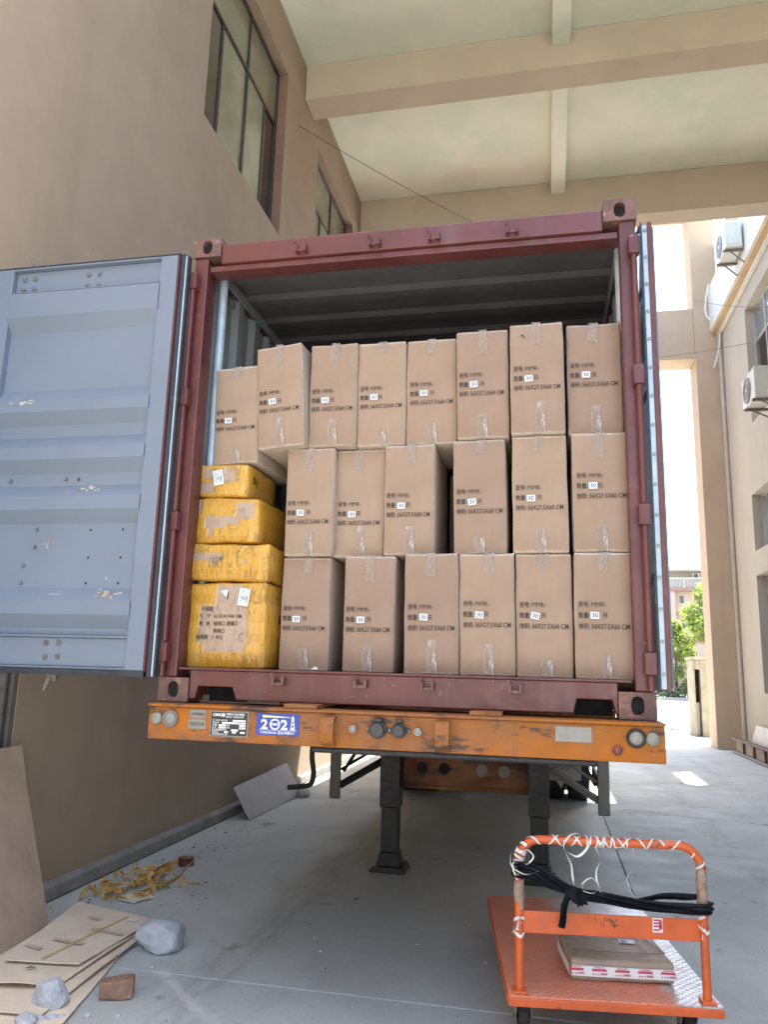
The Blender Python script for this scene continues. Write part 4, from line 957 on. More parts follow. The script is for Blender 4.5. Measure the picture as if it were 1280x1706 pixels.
k.build("print", 'ink', y3, local=True)

# ------------------------------------------------------------------ trailer
tl = thing("container_trailer", "orange skeleton trailer on black landing legs carrying the container", "trailer", (0, 3, 0))
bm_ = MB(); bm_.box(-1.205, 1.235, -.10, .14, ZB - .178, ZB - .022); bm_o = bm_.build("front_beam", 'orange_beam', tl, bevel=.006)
MB().box(-1.208, 1.238, -.112, .145, ZB - .0215, ZB - .008).build("beam_lip", 'orange_beam', tl, bevel=.003)
for (a, b_) in ((-.506, -.338), (.387, .534)): MB().box(a, b_, -.095, .05, ZB - .0075, ZB + .0125).build("locating_pad", 'orange_beam', tl, bevel=.003)
for sx in (-1, 1): MB().box(sx * 1.13 - .08, sx * 1.13 + .08, .0, .14, ZB - .0078, ZB - .001).build("twistlock_pad", 'black_steel', tl)
# oily black smears along the lower edge of the beam are separate flange plates below it
q = MB(); q.box(-.36, .95, -.092, .12, ZB - .205, ZB - .1785); q.build("lower_flange", 'black_steel', tl, bevel=.01)
for sx, xx in ((-1, -.265), (1, .272)):
    hk = MB(); pts = [(xx, -.105, ZB - .040), (xx, -.155, ZB - .044), (xx, -.168, ZB - .075), (xx, -.168, ZB - .125), (xx, -.150, ZB - .152), (xx, -.102, ZB - .165)]
    pts = curve_pts(pts, 4); hk.ribbon(pts, (1, 0, 0), .062); hk.build("hook", 'orange_beam', tl, solid=.010, smooth=True)
for (x, z, r, m) in ((-1.158, -.080, .030, 'lamp_white'), (-1.084, -.078, .030, 'lamp_white'), (1.113, -.074, .030, 'lamp_white'), (1.182, -.076, .029, 'lamp_white'), (1.033, -.128, .021, 'lamp_red')):
    L_ = MB(); L_.rod((x, -.10, ZB + z), (x, -.112, ZB + z), r, 20); L_.dome((x, -.112, ZB + z), (0, -1, 0), r, .010 if m == 'lamp_white' else .016, 20)
    lo_ = L_.build("marker_lamp", m, tl, smooth=True)
    if x in (-1.084, 1.113):
        rg = MB(); rg.tube([(x + .034 * math.cos(a), -.110, ZB + z + .034 * math.sin(a)) for a in [i * math.pi / 10 for i in range(21)]], .008, 6, False); rg.build("lamp_rim", 'black_steel' if x > 0 else 'grey_steel', lo_, smooth=True)
# sockets and air couplings
for (x, r) in ((-.033, .040), (.067, .034)):
    s_ = MB(); s_.rod((x, -.10, ZB - .085), (x, -.128, ZB - .085), r, 20); s_.rod((x, -.128, ZB - .085), (x, -.150, ZB - .088), r * .86, 20, r * .80); s_.box(x - r * .5, x + r * .5, -.135, -.100, ZB - .048, ZB - .036)
    s_.prism([(x - r - .022, ZB - .088), (x - r - .012, ZB - .105), (x + r + .022, ZB - .088), (x + r + .012, ZB - .072)], 1, -.1085, -.1005)
    so_ = s_.build("power_socket", 'plate_black', tl, bevel=.003)
    for k_ in (-1, 1): MB().dome((x + k_ * (r + .012), -.109, ZB - .088), (0, -1, 0), .006, .005).build("screw", 'bolt', so_)
for x in (-.147, .157):
    s_ = MB(); s_.rod((x, -.10, ZB - .086), (x, -.125, ZB - .086), .012, 12); s_.rod((x, -.125, ZB - .086), (x, -.142, ZB - .086), .017, 12); s_.dome((x, -.142, ZB - .086), (0, -1, 0), .013, .006); s_.build("air_coupling", 'bolt', tl)
# plates
def plate(name, x0, x1, z0, z1, m, y=-.1025): return MB().box(x0, x1, y, -.1001, ZB + z0, ZB + z1).build(name, m, tl, bevel=.001, seg=1)
p1 = plate("paper_plate", -.985, -.900, -.072, -.030, 'plate_grey'); write("上海鉴通集团", .0135, 'plate_black', p1, -.979, -.1032, ZB - .056, .0002, .9)
p2 = plate("paper_plate", -.990, -.897, -.122, -.075, 'plate_grey'); write("特别价格", .019, 'plate_black', p2, -.980, -.1032, ZB - .106, .0001, 1.0)
p3 = plate("data_plate", -.876, -.677, -.152, -.031, 'plate_grey', -.1022); MB().box(-.870, -.683, -.1034, -.1023, ZB - .146, ZB - .037).build("plate_face", 'plate_black', p3)
write("CIMC", .0165, 'white_print', p3, -.861, -.1042, ZB - .056, .0008, 1.15); 
k = MB(); k.rod((-.806, -.1036, ZB - .0505), (-.806, -.1041, ZB - .0505), .0085, 16); k.build("emblem", 'white_print', p3)
write("中集车辆 挂车标准铭牌", .0105, 'white_print', p3, -.792, -.1042, ZB - .050, .0003, .88); write("整车出厂合格验证标牌", .0095, 'white_print', p3, -.792, -.1042, ZB - .062, .0001, .95)
rows_ = [("型  号 名称  挂车型号", -.079, [(-.757, -.690)]), ("车辆识别", -.0905, [(-.812, -.690)]), ("总质量        kg  整备质量", -.102, [(-.828, -.793), (-.722, -.690)]), ("轴  距        mm  制造年月", -.113, [(-.828, -.795), (-.722, -.690)]), ("额定载质量及牵引销", -.1235, [(-.762, -.727)]), ("前后轮距", -.1335, [(-.798, -.778), (-.757, -.737), (-.715, -.692)])]
for (s, z, bars) in rows_:
    write(s, .0088, 'white_print', p3, -.862, -.1042, ZB + z, .0001, .95)
    k = MB()
    for (a, b_) in bars: k.box(a, b_, -.1046, -.1036, ZB + z - .001, ZB + z + .0075)
    k.build("blank_field", 'white_print', p3)
write("中集车辆有限公司  制造", .0082, 'white_print', p3, -.862, -.1042, ZB - .1435, .0001, .95)
p4 = plate("blue_sign", -.637, -.419, -.135, -.034, 'blue_plate')
write("2", .062, 'white_print', p4, -.612, -.1034, ZB - .106, .0022, 1.12); write("2", .062, 'white_print', p4, -.512, -.1034, ZB - .106, .0022, 1.12)
k = MB(); k.tube([(-.541 + .0225 * math.cos(a), -.1034, ZB - .084 + .0225 * math.sin(a)) for a in [i * math.pi / 14 for i in range(29)]], .0042, 6, False); k.build("ring_logo", 'white_print', p4)
write("TNHT", .0150, 'white_print', p4, -.5645, -.1040, ZB - .089, .0009, 1.05)
k = MB(); k.prism([(-.463, -.106), (-.441, -.106), (-.446, -.060), (-.458, -.060)], 1, -.1036, -.1026, Matrix.Translation((0, 0, ZB))); k.prism([(-.460, -.058), (-.444, -.058), (-.452, -.040)], 1, -.1036, -.1026, Matrix.Translation((0, 0, ZB))); k.box(-.467, -.437, -.1036, -.1026, ZB - .1085, ZB - .1065); k.build("lighthouse_print", 'white_print', p4)
k = MB(); k.box(-.456, -.448, -.1042, -.1037, ZB - .078, ZB - .068); k.box(-.457, -.447, -.1042, -.1037, ZB - .095, ZB - .085); k.build("lighthouse_window", 'blue_plate', p4)
k = MB(); k.prism([(-.605, -.042), (-.605, -.054), (-.462, -.051), (-.462, -.049)], 1, -.1034, -.1026, Matrix.Translation((0, 0, ZB))); k.build("light_beam_print", 'yellow_print', p4)
k = MB(); k.box(-.622, -.432, -.1034, -.1026, ZB - .1125, ZB - .1110); k.build("rule_line", 'white_print', p4)
write("TONGHUA 亚太海岸AT", .0145, 'white_print', p4, -.614, -.1034, ZB - .1275, .0004, 1.05, gap=1.12)
plate("blank_plate", .770, .927, -.103, -.036, 'plate_grey')
# chassis rails, cross panel with holes, legs, guards, wheels
for sx in (-1, 1):
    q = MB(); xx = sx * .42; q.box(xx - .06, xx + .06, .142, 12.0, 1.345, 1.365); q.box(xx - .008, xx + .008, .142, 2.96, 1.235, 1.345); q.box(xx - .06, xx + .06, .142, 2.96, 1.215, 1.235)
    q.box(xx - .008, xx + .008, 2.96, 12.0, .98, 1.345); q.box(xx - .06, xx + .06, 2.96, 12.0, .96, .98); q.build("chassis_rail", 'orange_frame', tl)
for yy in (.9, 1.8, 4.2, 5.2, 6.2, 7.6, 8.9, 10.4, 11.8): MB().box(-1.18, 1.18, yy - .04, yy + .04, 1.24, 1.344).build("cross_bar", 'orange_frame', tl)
MB().box(-1.2, 1.2, 11.9, 12.05, 1.22, 1.385).build("rear_bolster", 'orange_frame', tl)
cpn = MB().box(-.50, .665, 2.92, 2.95, .63, 1.2).build("cross_panel", 'orange_frame', tl, bevel=.02)
for (x, m) in ((-.298, 'dark'), (-.112, 'dark'), (.20, 'grey_steel'), (.381, 'grey_steel')):
    MB().rod((x, 2.919, .772), (x, 2.912, .772), .048, 20).build("hole" if m == 'dark' else "hole_cover", m, cpn)
MB().box(-.48, .64, 2.951, 3.6, .60, .63).build("cross_panel_floor", 'orange_frame', tl)
def landing_leg(x):
    q = MB(); q.box(x - .082, x + .082, 2.67, 2.83, .48, 1.32); l_ = q.build("landing_leg", 'black_steel', tl, bevel=.008)
    MB().box(x - .068, x + .068, 2.685, 2.815, .14, .479).build("inner_tube", 'black_steel', l_, bevel=.006)
    MB().prism([(-.085, .02), (.085, .02), (.095, .05), (.072, .14), (-.072, .14), (-.095, .05)], 1, 2.66, 2.84, Matrix.Translation((x, 0, 0))).build("foot_bracket", 'black_steel', l_, bevel=.008)
    MB().prism([(-.14, 0), (.14, 0), (.14, .014), (.115, .045), (-.115, .045), (-.14, .014)], 1, 2.61, 2.88, Matrix.Translation((x, 0, 0))).build("foot_plate", 'black_steel', l_, bevel=.004)
landing_leg(-.522); landing_leg(.662)
q = MB(); q.rod((-.52, 2.75, 1.05), (.66, 2.75, 1.05), .03, 10); q.build("cross_shaft", 'black_steel', tl)
ck = MB(); ck.tube(curve_pts([(-1.20, 2.78, 1.10), (-1.22, 2.78, .85), (-1.20, 2.78, .70), (-1.22, 2.78, .61), (-1.30, 2.78, .585), (-1.42, 2.78, .57)]), .022, 10); ck.rod((-1.2, 2.75, 1.08), (-.6, 2.75, 1.06), .02, 8); ck.build("crank_handle", 'black_steel', tl, smooth=True)
for sx in (-1, 1):
    q = MB(); xx = sx * 1.2; q.box(xx - .05, xx + .05, 3.47, 3.51, .385, 1.25); q.build("guard_post", 'grey_steel', tl, bevel=.01)
    q = MB(); q.rod((sx * 1.16, 3.53, .50), (sx * .45, 3.53, .92), .035, 6); q.rod((sx * 1.16, 3.54, .64), (sx * .60, 3.54, .98), .014, 6); q.build("guard_brace", 'black_steel' if sx < 0 else 'grey_steel', tl)
    q = MB(); q.rod((sx * 1.14, 3.55, .62), (sx * .8, 3.7, 1.2), .018, 6); q.build("guard_stay", 'black_steel', tl)
    for (z0, z1) in ((.48, .60), (.80, .92)):
        if sx > 0: MB().box(xx - .0, xx + .025, 3.52, 5.4, z0, z1).build("side_guard", 'grey_steel', tl)
for sx in (-1, 1):
    for yy in (6.9, 8.2, 9.5):
        for xx in (.80, 1.10):
            cx = sx * xx; tp = MB(); n = 32; ringp = [(-.125, .38), (-.13, .44), (-.105, .49), (.105, .49), (.13, .44), (.125, .38)]
            vs = []
            for i in range(n):
                a = 2 * math.pi * i / n
                for (dx, rr) in ringp: vs.append((cx + dx, yy + rr * math.cos(a), .49 + rr * math.sin(a)))
            m_ = len(ringp); fs = [(i * m_ + j, i * m_ + j + 1, ((i + 1) % n) * m_ + j + 1, ((i + 1) % n) * m_ + j) for i in range(n) for j in range(m_ - 1)]
            tp.add(vs, fs); wo = tp.build("tyre", 'rubber', tl, smooth=True)
            r_ = MB(); r_.rod((cx - .11, yy, .49), (cx + .11, yy, .49), .385, 28); r_.rod((cx - .13, yy, .49), (cx + .13, yy, .49), .10, 14); r_.build("rim", 'grey_steel', wo)
    for yy in (6.9, 8.2, 9.5):
        if sx > 0: MB().rod((-.9, yy, .49), (.9, yy, .49), .07, 10).build("axle", 'black_steel', tl)
mf = MB(); mf.prism([(.70, .28), (.82, .29), (.88, .20), (.94, .29), (1.12, .30), (1.14, .98), (.70, .98)], 1, 6.28, 6.29); mfo = mf.build("mudflap", 'plate_grey', tl)
write("CIMC中集", .085, 'plate_black', mfo, .71, 6.277, .52, .002, .85); write("心系安全", .075, 'plate_black', mfo, .74, 6.277, .42, .0, .85)

# ------------------------------------------------------------------ orange platform cart
CA = R(7.7)
ctt = thing("platform_cart", "orange steel platform cart with ribbon wrapped handle parked before the trailer", "cart", (.558, -.10, 0), (0, 0, CA))
CWd, CL = .887, 1.45
dk = MB().box(.002, CWd - .002, .002, CL, .243, .25).build("deck_plate", 'deck', ctt, local=True)
q = MB(); q.box(0, CWd, -.004, .03, .208, .2425); q.box(0, CWd, CL - .03, CL, .208, .2425); q.box(-.004, .03, .03, CL - .03, .208, .2425); q.box(CWd - .03, CWd + .004, .03, CL - .03, .208, .2425)
for yy in (.4, .75, 1.1): q.box(.03, CWd - .03, yy, yy + .04, .208, .2425)
q.build("frame", 'cart_orange', ctt, local=True, bevel=.004)
HU0, HU1, HV = .052, .834, .045
def hpath():
    pts = [(HU0, HV, .25), (HU0, HV, .40), (HU0, HV, .60), (HU0, HV, .77)]
    for a in range(1, 8): t = a / 8 * math.pi / 2; pts.append((HU0 + .095 * (1 - math.cos(t)), HV, .77 + .095 * math.sin(t)))
    for i in range(9): pts.append((HU0 + .095 + (HU1 - HU0 - .19) * i / 8, HV, .865))
    for a in range(1, 8): t = a / 8 * math.pi / 2; pts.append((HU1 - .095 + .095 * math.sin(t), HV, .865 - .095 * (1 - math.cos(t))))
    pts += [(HU1, HV, .77), (HU1, HV, .60), (HU1, HV, .40), (HU1, HV, .25)]; return [Vector(p_) for p_ in pts]
hp_ = hpath()
ho = MB().tube(hp_, .0185, 14).build("handle", 'cart_orange', ctt, local=True, smooth=True)
for u in (HU0, HU1):
    q = MB(); q.box(u - .03, u + .03, HV - .035, HV + .03, .2505, .262)
    q.build("base_flange", 'cart_orange', ctt, local=True, bevel=.003)
pn = MB().box(HU0 + .015, HU1 - .015, HV - .004, HV + .004, .483, .572).build("cross_panel", 'cart_orange', ctt, local=True, bevel=.003)
k = MB()
for (x0, z0, x1, z1) in ((.40, .545, .404, .523), (.412, .541, .414, .522), (.448, .541, .462, .525), (.452, .523, .470, .531), (.458, .545, .456, .515), (.44, .53, .474, .532)): k.tube([(x0, HV - .0046, z0), (x1, HV - .0046, z1)], .0012, 4)
k.build("marker_scrawl", 'ink', pn, local=True)
k = MB().box(.618, .660, HV - .0056, HV - .0042, .512, .569).build("fragile_tape", 'sticker', pn, local=True)
q = MB()
for i, zz in enumerate((.561, .549, .537, .523)): q.box(.622, .655 - .006 * (i % 2), HV - .0064, HV - .0057, zz - .004, zz + .003)
q.box(.645, .658, HV - .0064, HV - .0057, .525, .558); q.build("print", 'red_ink', k, local=True)
for (u, v) in ((.085, .19), (CWd - .085, .19), (.085, CL - .16), (CWd - .085, CL - .16)):
    f = MB(); f.box(u - .05, u + .05, v - .05, v + .05, .196, .2075); f.rod((u, v, .18), (u, v, .196), .03, 12)
    for s_ in (-1, 1): f.prism([(v - .03, .185), (v + .035, .185), (v + .075, .075), (v + .045, .06)], 0, u + s_ * .034 - .003, u + s_ * .034 + .003)
    co_ = f.build("caster_fork", 'zinc_fork', ctt, local=True, bevel=.002)
    MB().rod((u - .022, v + .055, .078), (u + .022, v + .055, .078), .078, 24).rod((u - .04, v + .055, .078), (u + .04, v + .055, .078), .012, 8).build("wheel", 'rubber', co_, local=True, bevel=.008)
# ribbon wound around the handle (criss-cross) with loose loops
def arc(pts):
    L = [0]
    for a, b_ in zip(pts, pts[1:]): L.append(L[-1] + (b_ - a).length)
    return L
HL = arc(hp_)
def hat(s):
    s = min(max(s, 0), HL[-1])
    for i in range(len(HL) - 1):
        if s <= HL[i + 1]:
            t = (s - HL[i]) / (HL[i + 1] - HL[i]); return hp_[i].lerp(hp_[i + 1], t), (hp_[i + 1] - hp_[i]).normalized()
def helix(mb, s0, s1, turns, sgn, wd, rr=.0205, ph=0.0, wob=.0):
    pts, sd_ = [], []; n = int(abs(turns) * 14) + 2
    for i in range(n + 1):
        t = i / n; s = s0 + (s1 - s0) * t + wob * math.sin(t * 23); c, d = hat(s); nrm = Vector((0, -1, 0)); bi = d.cross(nrm)
        a = sgn * 2 * math.pi * turns * t + ph; r2 = rr + .002 * abs(math.sin(i * 1.7)); rad = nrm * math.cos(a) + bi * math.sin(a); tan = (bi * math.cos(a) - nrm * math.sin(a)) * sgn
        pitch_ = (s1 - s0) / turns; step = (tan * 2 * math.pi * rr + d * pitch_).normalized()
        pts.append(c + rad * r2); sd_.append(step.cross(rad).normalized())
    mb.ribbon(pts, sd_, wd)
rb_ = MB()
sA, sB = .60, HL[-1] - .52
helix(rb_, .56, 1.20, 7, 1, .007); helix(rb_, .70, 1.33, 6, -1, .007, ph=1.0, wob=.006); helix(rb_, .84, 1.05, 5, 1, .006, .022, 2.0, .01); helix(rb_, .88, 1.0, 4, -1, .007, .023, .5)
helix(rb_, .46, .60, 4, 1, .012, .022); helix(rb_, .47, .58, 5, -1, .010, .023, 1.2); helix(rb_, .22, .30, 1.0, 1, .012, .021); helix(rb_, .22, .30, 1.0, -1, .012, .022, .3); helix(rb_, HL[-1] - .34, HL[-1] - .27, 1, 1, .014, .021); helix(rb_, HL[-1] - .36, HL[-1] - .28, 1, -1, .012, .022)
helix(rb_, 1.33, 1.45, 2, 1, .007)
def loose(ctrl, wd, seed):
    rnd = random.Random(seed); pts = curve_pts([(HU0 + a, HV + b_, c_) for a, b_, c_ in ctrl], 8); sd_ = []
    tw = rnd.uniform(0, 3)
    for i in range(len(pts)):
        d = (pts[min(i + 1, len(pts) - 1)] - pts[max(i - 1, 0)]).normalized(); u = d.cross(Vector((0, 1, 0))); u = u.normalized() if u.length > .01 else Vector((1, 0, 0)); v = d.cross(u)
        a = tw + i * .13; sd_.append(u * math.cos(a) + v * math.sin(a))
    rb_.ribbon(pts, sd_, wd)
loose([(.20, -.02, .87), (.19, -.05, .84), (.22, -.04, .78), (.23, -.02, .72), (.235, -.03, .69)], .009, 1)
loose([(.20, -.02, .865), (.23, -.04, .90), (.29, -.03, .895), (.30, -.02, .85), (.25, -.04, .81), (.20, -.04, .83)], .010, 2)
loose([(.33, -.02, .85), (.345, -.04, .80), (.33, -.03, .75), (.335, -.03, .70), (.36, -.03, .665)], .007, 3)
loose([(.49, -.02, .85), (.495, -.04, .79), (.46, -.03, .73), (.475, -.03, .69)], .003, 4)
loose([(.46, -.02, .70), (.49, -.03, .65), (.51, -.02, .60)], .003, 5)
loose([(.26, -.05, .70), (.30, -.06, .73), (.335, -.05, .70), (.31, -.06, .67), (.265, -.05, .68), (.29, -.06, .72), (.35, -.05, .665)], .004, 6)
loose([(.0, -.02, .80), (.03, -.05, .83), (.06, -.04, .80), (.03, -.04, .77), (.0, -.04, .79), (-.03, -.03, .76), (-.01, -.03, .70)], .006, 7)
loose([(.02, -.03, .82), (-.03, -.04, .82), (-.035, -.03, .76), (.02, -.05, .73), (.08, -.05, .745)], .005, 8)
loose([(.01, -.02, .53), (-.03, -.03, .49)], .012, 9); loose([(.0, -.02, .56), (-.012, -.03, .50)], .012, 10); loose([(.77, -.02, .56), (.765, -.03, .50)], .014, 12)
rb_.build("ribbon_wrap", 'white_ribbon', ctt, local=True)
q = MB(); helix(q, HL[-1] - .535, HL[-1] - .37, 4.5, 1, .045, .0205); q.build("packing_tape_wrap", 'brown_tape', ctt, local=True)
q = MB(); helix(q, .35, .44, 2.5, 1, .045, .0205); q.build("packing_tape_wrap", 'brown_tape', ctt, local=True)

# black cloth tied across the handle
cl = thing("black_cloth_strip", "black cloth strip knotted and tied across the orange cart handle", "cloth", (.558, -.10, 0), (0, 0, CA))
def cloth(ctrl, wid, seed, name="cloth_band", folds=3):
    rnd = random.Random(seed); pts = curve_pts([c[:3] for c in ctrl], 7); n = len(pts); W_ = []
    for i in range(n):
        t = i / (n - 1) * (len(wid) - 1); a = int(min(t, len(wid) - 2)); W_.append(wid[a] + (wid[a + 1] - wid[a]) * (t - a))
    m_ = 13; vs = []
    for i, p_ in enumerate(pts):
        d = (pts[min(i + 1, n - 1)] - pts[max(i - 1, 0)]).normalized(); up = Vector((0, 0, 1)) if abs(d.z) < .8 else Vector((1, 0, 0)); up = (up - d * up.dot(d)).normalized(); out = d.cross(up)
        for j in range(m_):
            u = j / (m_ - 1) - .5; f = .010 * math.sin(j * folds * .7 + seed + i * .12) + .006 * math.sin(i * .5 + j)
            vs.append(p_ + up * W_[i] * u + out * f)
    fs = [(i * m_ + j, i * m_ + j + 1, (i + 1) * m_ + j + 1, (i + 1) * m_ + j) for i in range(n - 1) for j in range(m_ - 1)]
    return MB().add(vs, fs).build(name, 'black_cloth', cl, local=True, smooth=True, solid=.004)
yf = HV - .034
cloth([(HU0 - .026, HV, .745), (HU0 + .0, yf, .745), (.12, yf - .005, .735), (.20, yf - .01, .695), (.275, yf - .012, .668)], [.045, .068, .066, .055, .03], 1)
cloth([(.29, yf - .012, .668), (.36, yf - .012, .655), (.52, yf - .008, .632), (.70, yf - .004, .618), (HU1 + .005, yf, .620), (HU1 + .027, HV, .63)], [.034, .046, .042, .040, .044, .04], 2)
cloth([(.56, yf + .055, .625), (.66, yf + .06, .645), (.78, yf + .055, .652), (HU1 + .0, yf + .058, .655)], [.012, .022, .022, .016], 3)
cloth([(.262, yf - .016, .665), (.243, yf - .022, .62), (.235, yf - .018, .57), (.225, yf - .016, .525)], [.026, .022, .026, .026], 4)
bmk = bmesh.new(); bmesh.ops.create_icosphere(bmk, subdivisions=3, radius=1)
for v in bmk.verts:
    n_ = v.co.copy(); wv = 1 + .22 * math.sin(n_.x * 5 + n_.z * 4) + .18 * noise.noise(n_ * 2.2); v.co = Vector((n_.x * .046 * wv, n_.y * .024 * wv, n_.z * .030 * wv)); v.co.z -= v.co.x * .35
knm = bpy.data.meshes.new("knot"); bmk.to_mesh(knm); bmk.free(); knm.materials.append(MT['black_cloth'])
for p_ in knm.polygons: p_.use_smooth = True
link_mesh("knot", knm, cl, (.295, yf - .016, .655))
cloth([(.300, yf - .040, .690), (.296, yf - .050, .660), (.305, yf - .040, .622)], [.03, .024, .03], 6, folds=2)

# parcel on the cart
pcl = soft_box(.452, .335, .088, 51, bulge=.006, edge=.012, n=7, jitter=.003); pcl.materials.append(MT['parcel'])
pc = bpy.data.objects.new("parcel", pcl); col.objects.link(pc); pc.location = (1.048, .168, .2515); pc.rotation_euler = (0, 0, R(8.2))
tag(pc, "flat brown parcel with red printed white tape lying on the cart deck", "parcel")
bd = MB()
nseg = 24
bd.ribbon([(-.2255 + .451 * i / nseg, -.0085 - .004 * math.sin(math.pi * i / nseg), .044) for i in range(nseg + 1)], (0, 0, 1), .042); tpb = bd.build("printed_tape", 'sticker', pc, local=True, solid=.001)
q = MB(); q.ribbon([(-.2345, .0, .044), (-.2365, .1, .044), (-.2365, .2, .044), (-.2345, .33, .044)], (0, 0, 1), .042); q.build("printed_tape", 'sticker', pc, local=True, solid=.001)
for k_ in range(5):
    x = -.205 + k_ * .10; yy = -.0105 - .004 * math.sin(math.pi * (x + .2255) / .451)
    q = MB(); q.box(x - .032, x + .032, yy - .0008, yy, .046, .055)
    for i in range(8): q.box(x - .022 + i * .0058, x - .0185 + i * .0058, yy - .0008, yy, .058, .0625)
    for i in range(3): q.prism([(x - .030 + i * .012, .036), (x - .023 + i * .012, .036), (x - .0265 + i * .012, .028)], 1, yy - .0008, yy)
    for i in range(7): q.box(x + .006 + i * .0042, x + .0085 + i * .0042, yy - .0008, yy, .030 + .002 * (i % 2), .040)
    q.build("print", 'red_ink', tpb, local=True)
lbp = MB(); lbp.box(-.035, .035, -.024, .024, 0, .001); lo_ = lbp.build("shipping_label", 'sticker', pc, local=True); lo_.location = (.075, .235, .0955); lo_.rotation_euler = (0, 0, R(-3))
q = MB()
for i in range(5): q.box(-.028, -.028 + .024 + .005 * (i % 3), .014 - i * .008, .017 - i * .008, .0012, .0016)
q.build("print", 'blue_ink', lo_, local=True)
for (a, b_, c_, d_) in ((-.20, .10, .215, .105), (.16, .33, .215, .11), (-.10, .26, -.13, .28)): MB().tube(curve_pts([(a, b_, .094), ((a + c_) / 2, (b_ + d_) / 2 - .02, .0965), (c_, d_, .094)], 8), .0016, 4).build("flap_seam", 'kraft_edge', pc, local=True)
pk = soft_box(.21, .13, .10, 52, bulge=.005, edge=.01, n=4); pk.materials.append(MT['sticker'])
po = bpy.data.objects.new("small_packet", pk); col.objects.link(po); po.location = (.97, .545, .2515); po.rotation_euler = (0, 0, R(6)); tag(po, "small white and red packet behind the flat parcel on the cart", "packet")
MB().box(.02, .103, -.0075, -.0065, .02, .09).build("print", 'red_ink', po, local=True); MB().box(-.104, -.08, -.0075, -.0065, .02, .09).build("print", 'kraft_edge', po, local=True)

# ------------------------------------------------------------------ clutter by the factory wall
def board(name, poly, z0, thick, m, label, cat, group=None, seed=0, warp=.012):
    """flat sheet: poly = 4 corners, subdivided, gently warped"""
    n = 10; vs = []; a, b_, c_, d_ = [Vector((p_[0], p_[1], p_[2] if len(p_) > 2 else z0)) for p_ in poly]
    for i in range(n + 1):
        for j in range(n + 1):
            u, v = i / n, j / n; q = (a.lerp(b_, u)).lerp(d_.lerp(c_, u), v)
            q.z += warp * (noise.noise(Vector((u * 2.3 + seed, v * 2.1, seed * 1.7))) + .4); e = .004 * noise.noise(Vector((u * 8, v * 8, seed)))
            q.x += e; q.y += e; vs.append(q)
    fs = [(i * (n + 1) + j, i * (n + 1) + j + 1, (i + 1) * (n + 1) + j + 1, (i + 1) * (n + 1) + j) for i in range(n) for j in range(n)]
    org = (a + b_ + c_ + d_) / 4
    o_ = MB().add(vs, fs).build(name, m, None, origin=tuple(org), smooth=True, solid=thick)
    return tag(o_, label, cat, group)
GCB = "flattened cartons lying by the factory wall"
board("flat_carton", [(-1.93, -.60), (-1.35, -.42), (-1.60, .62), (-2.35, .35)], .006, .006, 'kraft_flat', "lowest flattened carton of the pile, resting on the concrete", "cardboard", GCB, 1, .012)
board("flat_carton", [(-2.05, -.35), (-1.50, -.30), (-1.57, .70), (-2.30, .50)], .022, .006, 'kraft_flat', "flattened carton second from the ground, edge curling over the small stone", "cardboard", GCB, 2, .016)
board("flat_carton", [(-2.15, -.15), (-1.60, -.04), (-1.60, .75), (-2.35, .75)], .040, .006, 'kraft_flat', "flattened carton third from the ground with a green leaf on it", "cardboard", GCB, 3, .014)
topc = board("flat_carton", [(-2.02, .12), (-1.62, .17), (-1.60, .90), (-2.22, 1.08)], .062, .006, 'kraft_flat', "topmost flattened carton tied with a thin yellow strap", "cardboard", GCB, 4, .006)
q = MB(); q.ribbon(curve_pts([(-1.83, .16, .076), (-1.80, .50, .077), (-1.76, .88, .076)], 6), (1, 0, 0), .010); q.build("yellow_strap", 'yellow_strap', topc, solid=.001)
for (x, y, l_, r_) in ((-1.93, .80, .10, 20), (-1.74, .62, .22, 12), (-1.85, .42, .20, 8), (-1.98, .30, .12, 15)):
    q = MB(); q.box(-l_ / 2, l_ / 2, -.016, .016, 0, .0004, Matrix.Translation((x, y, .0738)) @ Matrix.Rotation(R(-r_), 4, 'Z')); q.build("old_tape", 'faded_tape', topc)
q = MB(); q.box(-.03, .03, -.02, .02, 0, .001, Matrix.Translation((-1.70, .83, .0755))); q.build("sticker", 'sticker', topc)
# tall board leaning on the wall
def lean(name, pts, th, m, label, cat, n=8, warp=.01, seed=0):
    a, b_, c_, d_ = [Vector(p_) for p_ in pts]; vs = []
    nr = (b_ - a).cross(d_ - a).normalized()
    for i in range(n + 1):
        for j in range(n + 1):
            u, v = i / n, j / n; q = a.lerp(b_, u).lerp(d_.lerp(c_, u), v); q += nr * warp * noise.noise(Vector((u * 2 + seed, v * 2, 0))); 
            if 0 < v < 1 and i in (0, n): q += (b_ - a).normalized() * .006 * noise.noise(Vector((v * 6, i, seed)))
            vs.append(q)
    fs = [(i * (n + 1) + j, i * (n + 1) + j + 1, (i + 1) * (n + 1) + j + 1, (i + 1) * (n + 1) + j) for i in range(n) for j in range(n)]
    o_ = MB().add(vs, fs).build(name, m, None, origin=tuple((a + b_) / 2), smooth=True, solid=th); return tag(o_, label, cat)
lean("cardboard_sheet", [(-2.02, -.62, .085), (-2.17, .70, .03), (-2.515, .74, 1.045), (-2.46, -.60, 1.045)], .008, 'kraft', "tall bare cardboard sheet leaning on the factory wall by the dark blue door", "cardboard", seed=3)
lean("metal_sheet", [(-2.29, 4.18, .006), (-2.25, 5.85, .006), (-2.51, 5.95, .36), (-2.51, 4.25, .30)], .006, 'sheet_metal', "dull metal sheet propped against the wall foot behind the trailer beam", "metal sheet", warp=.004)
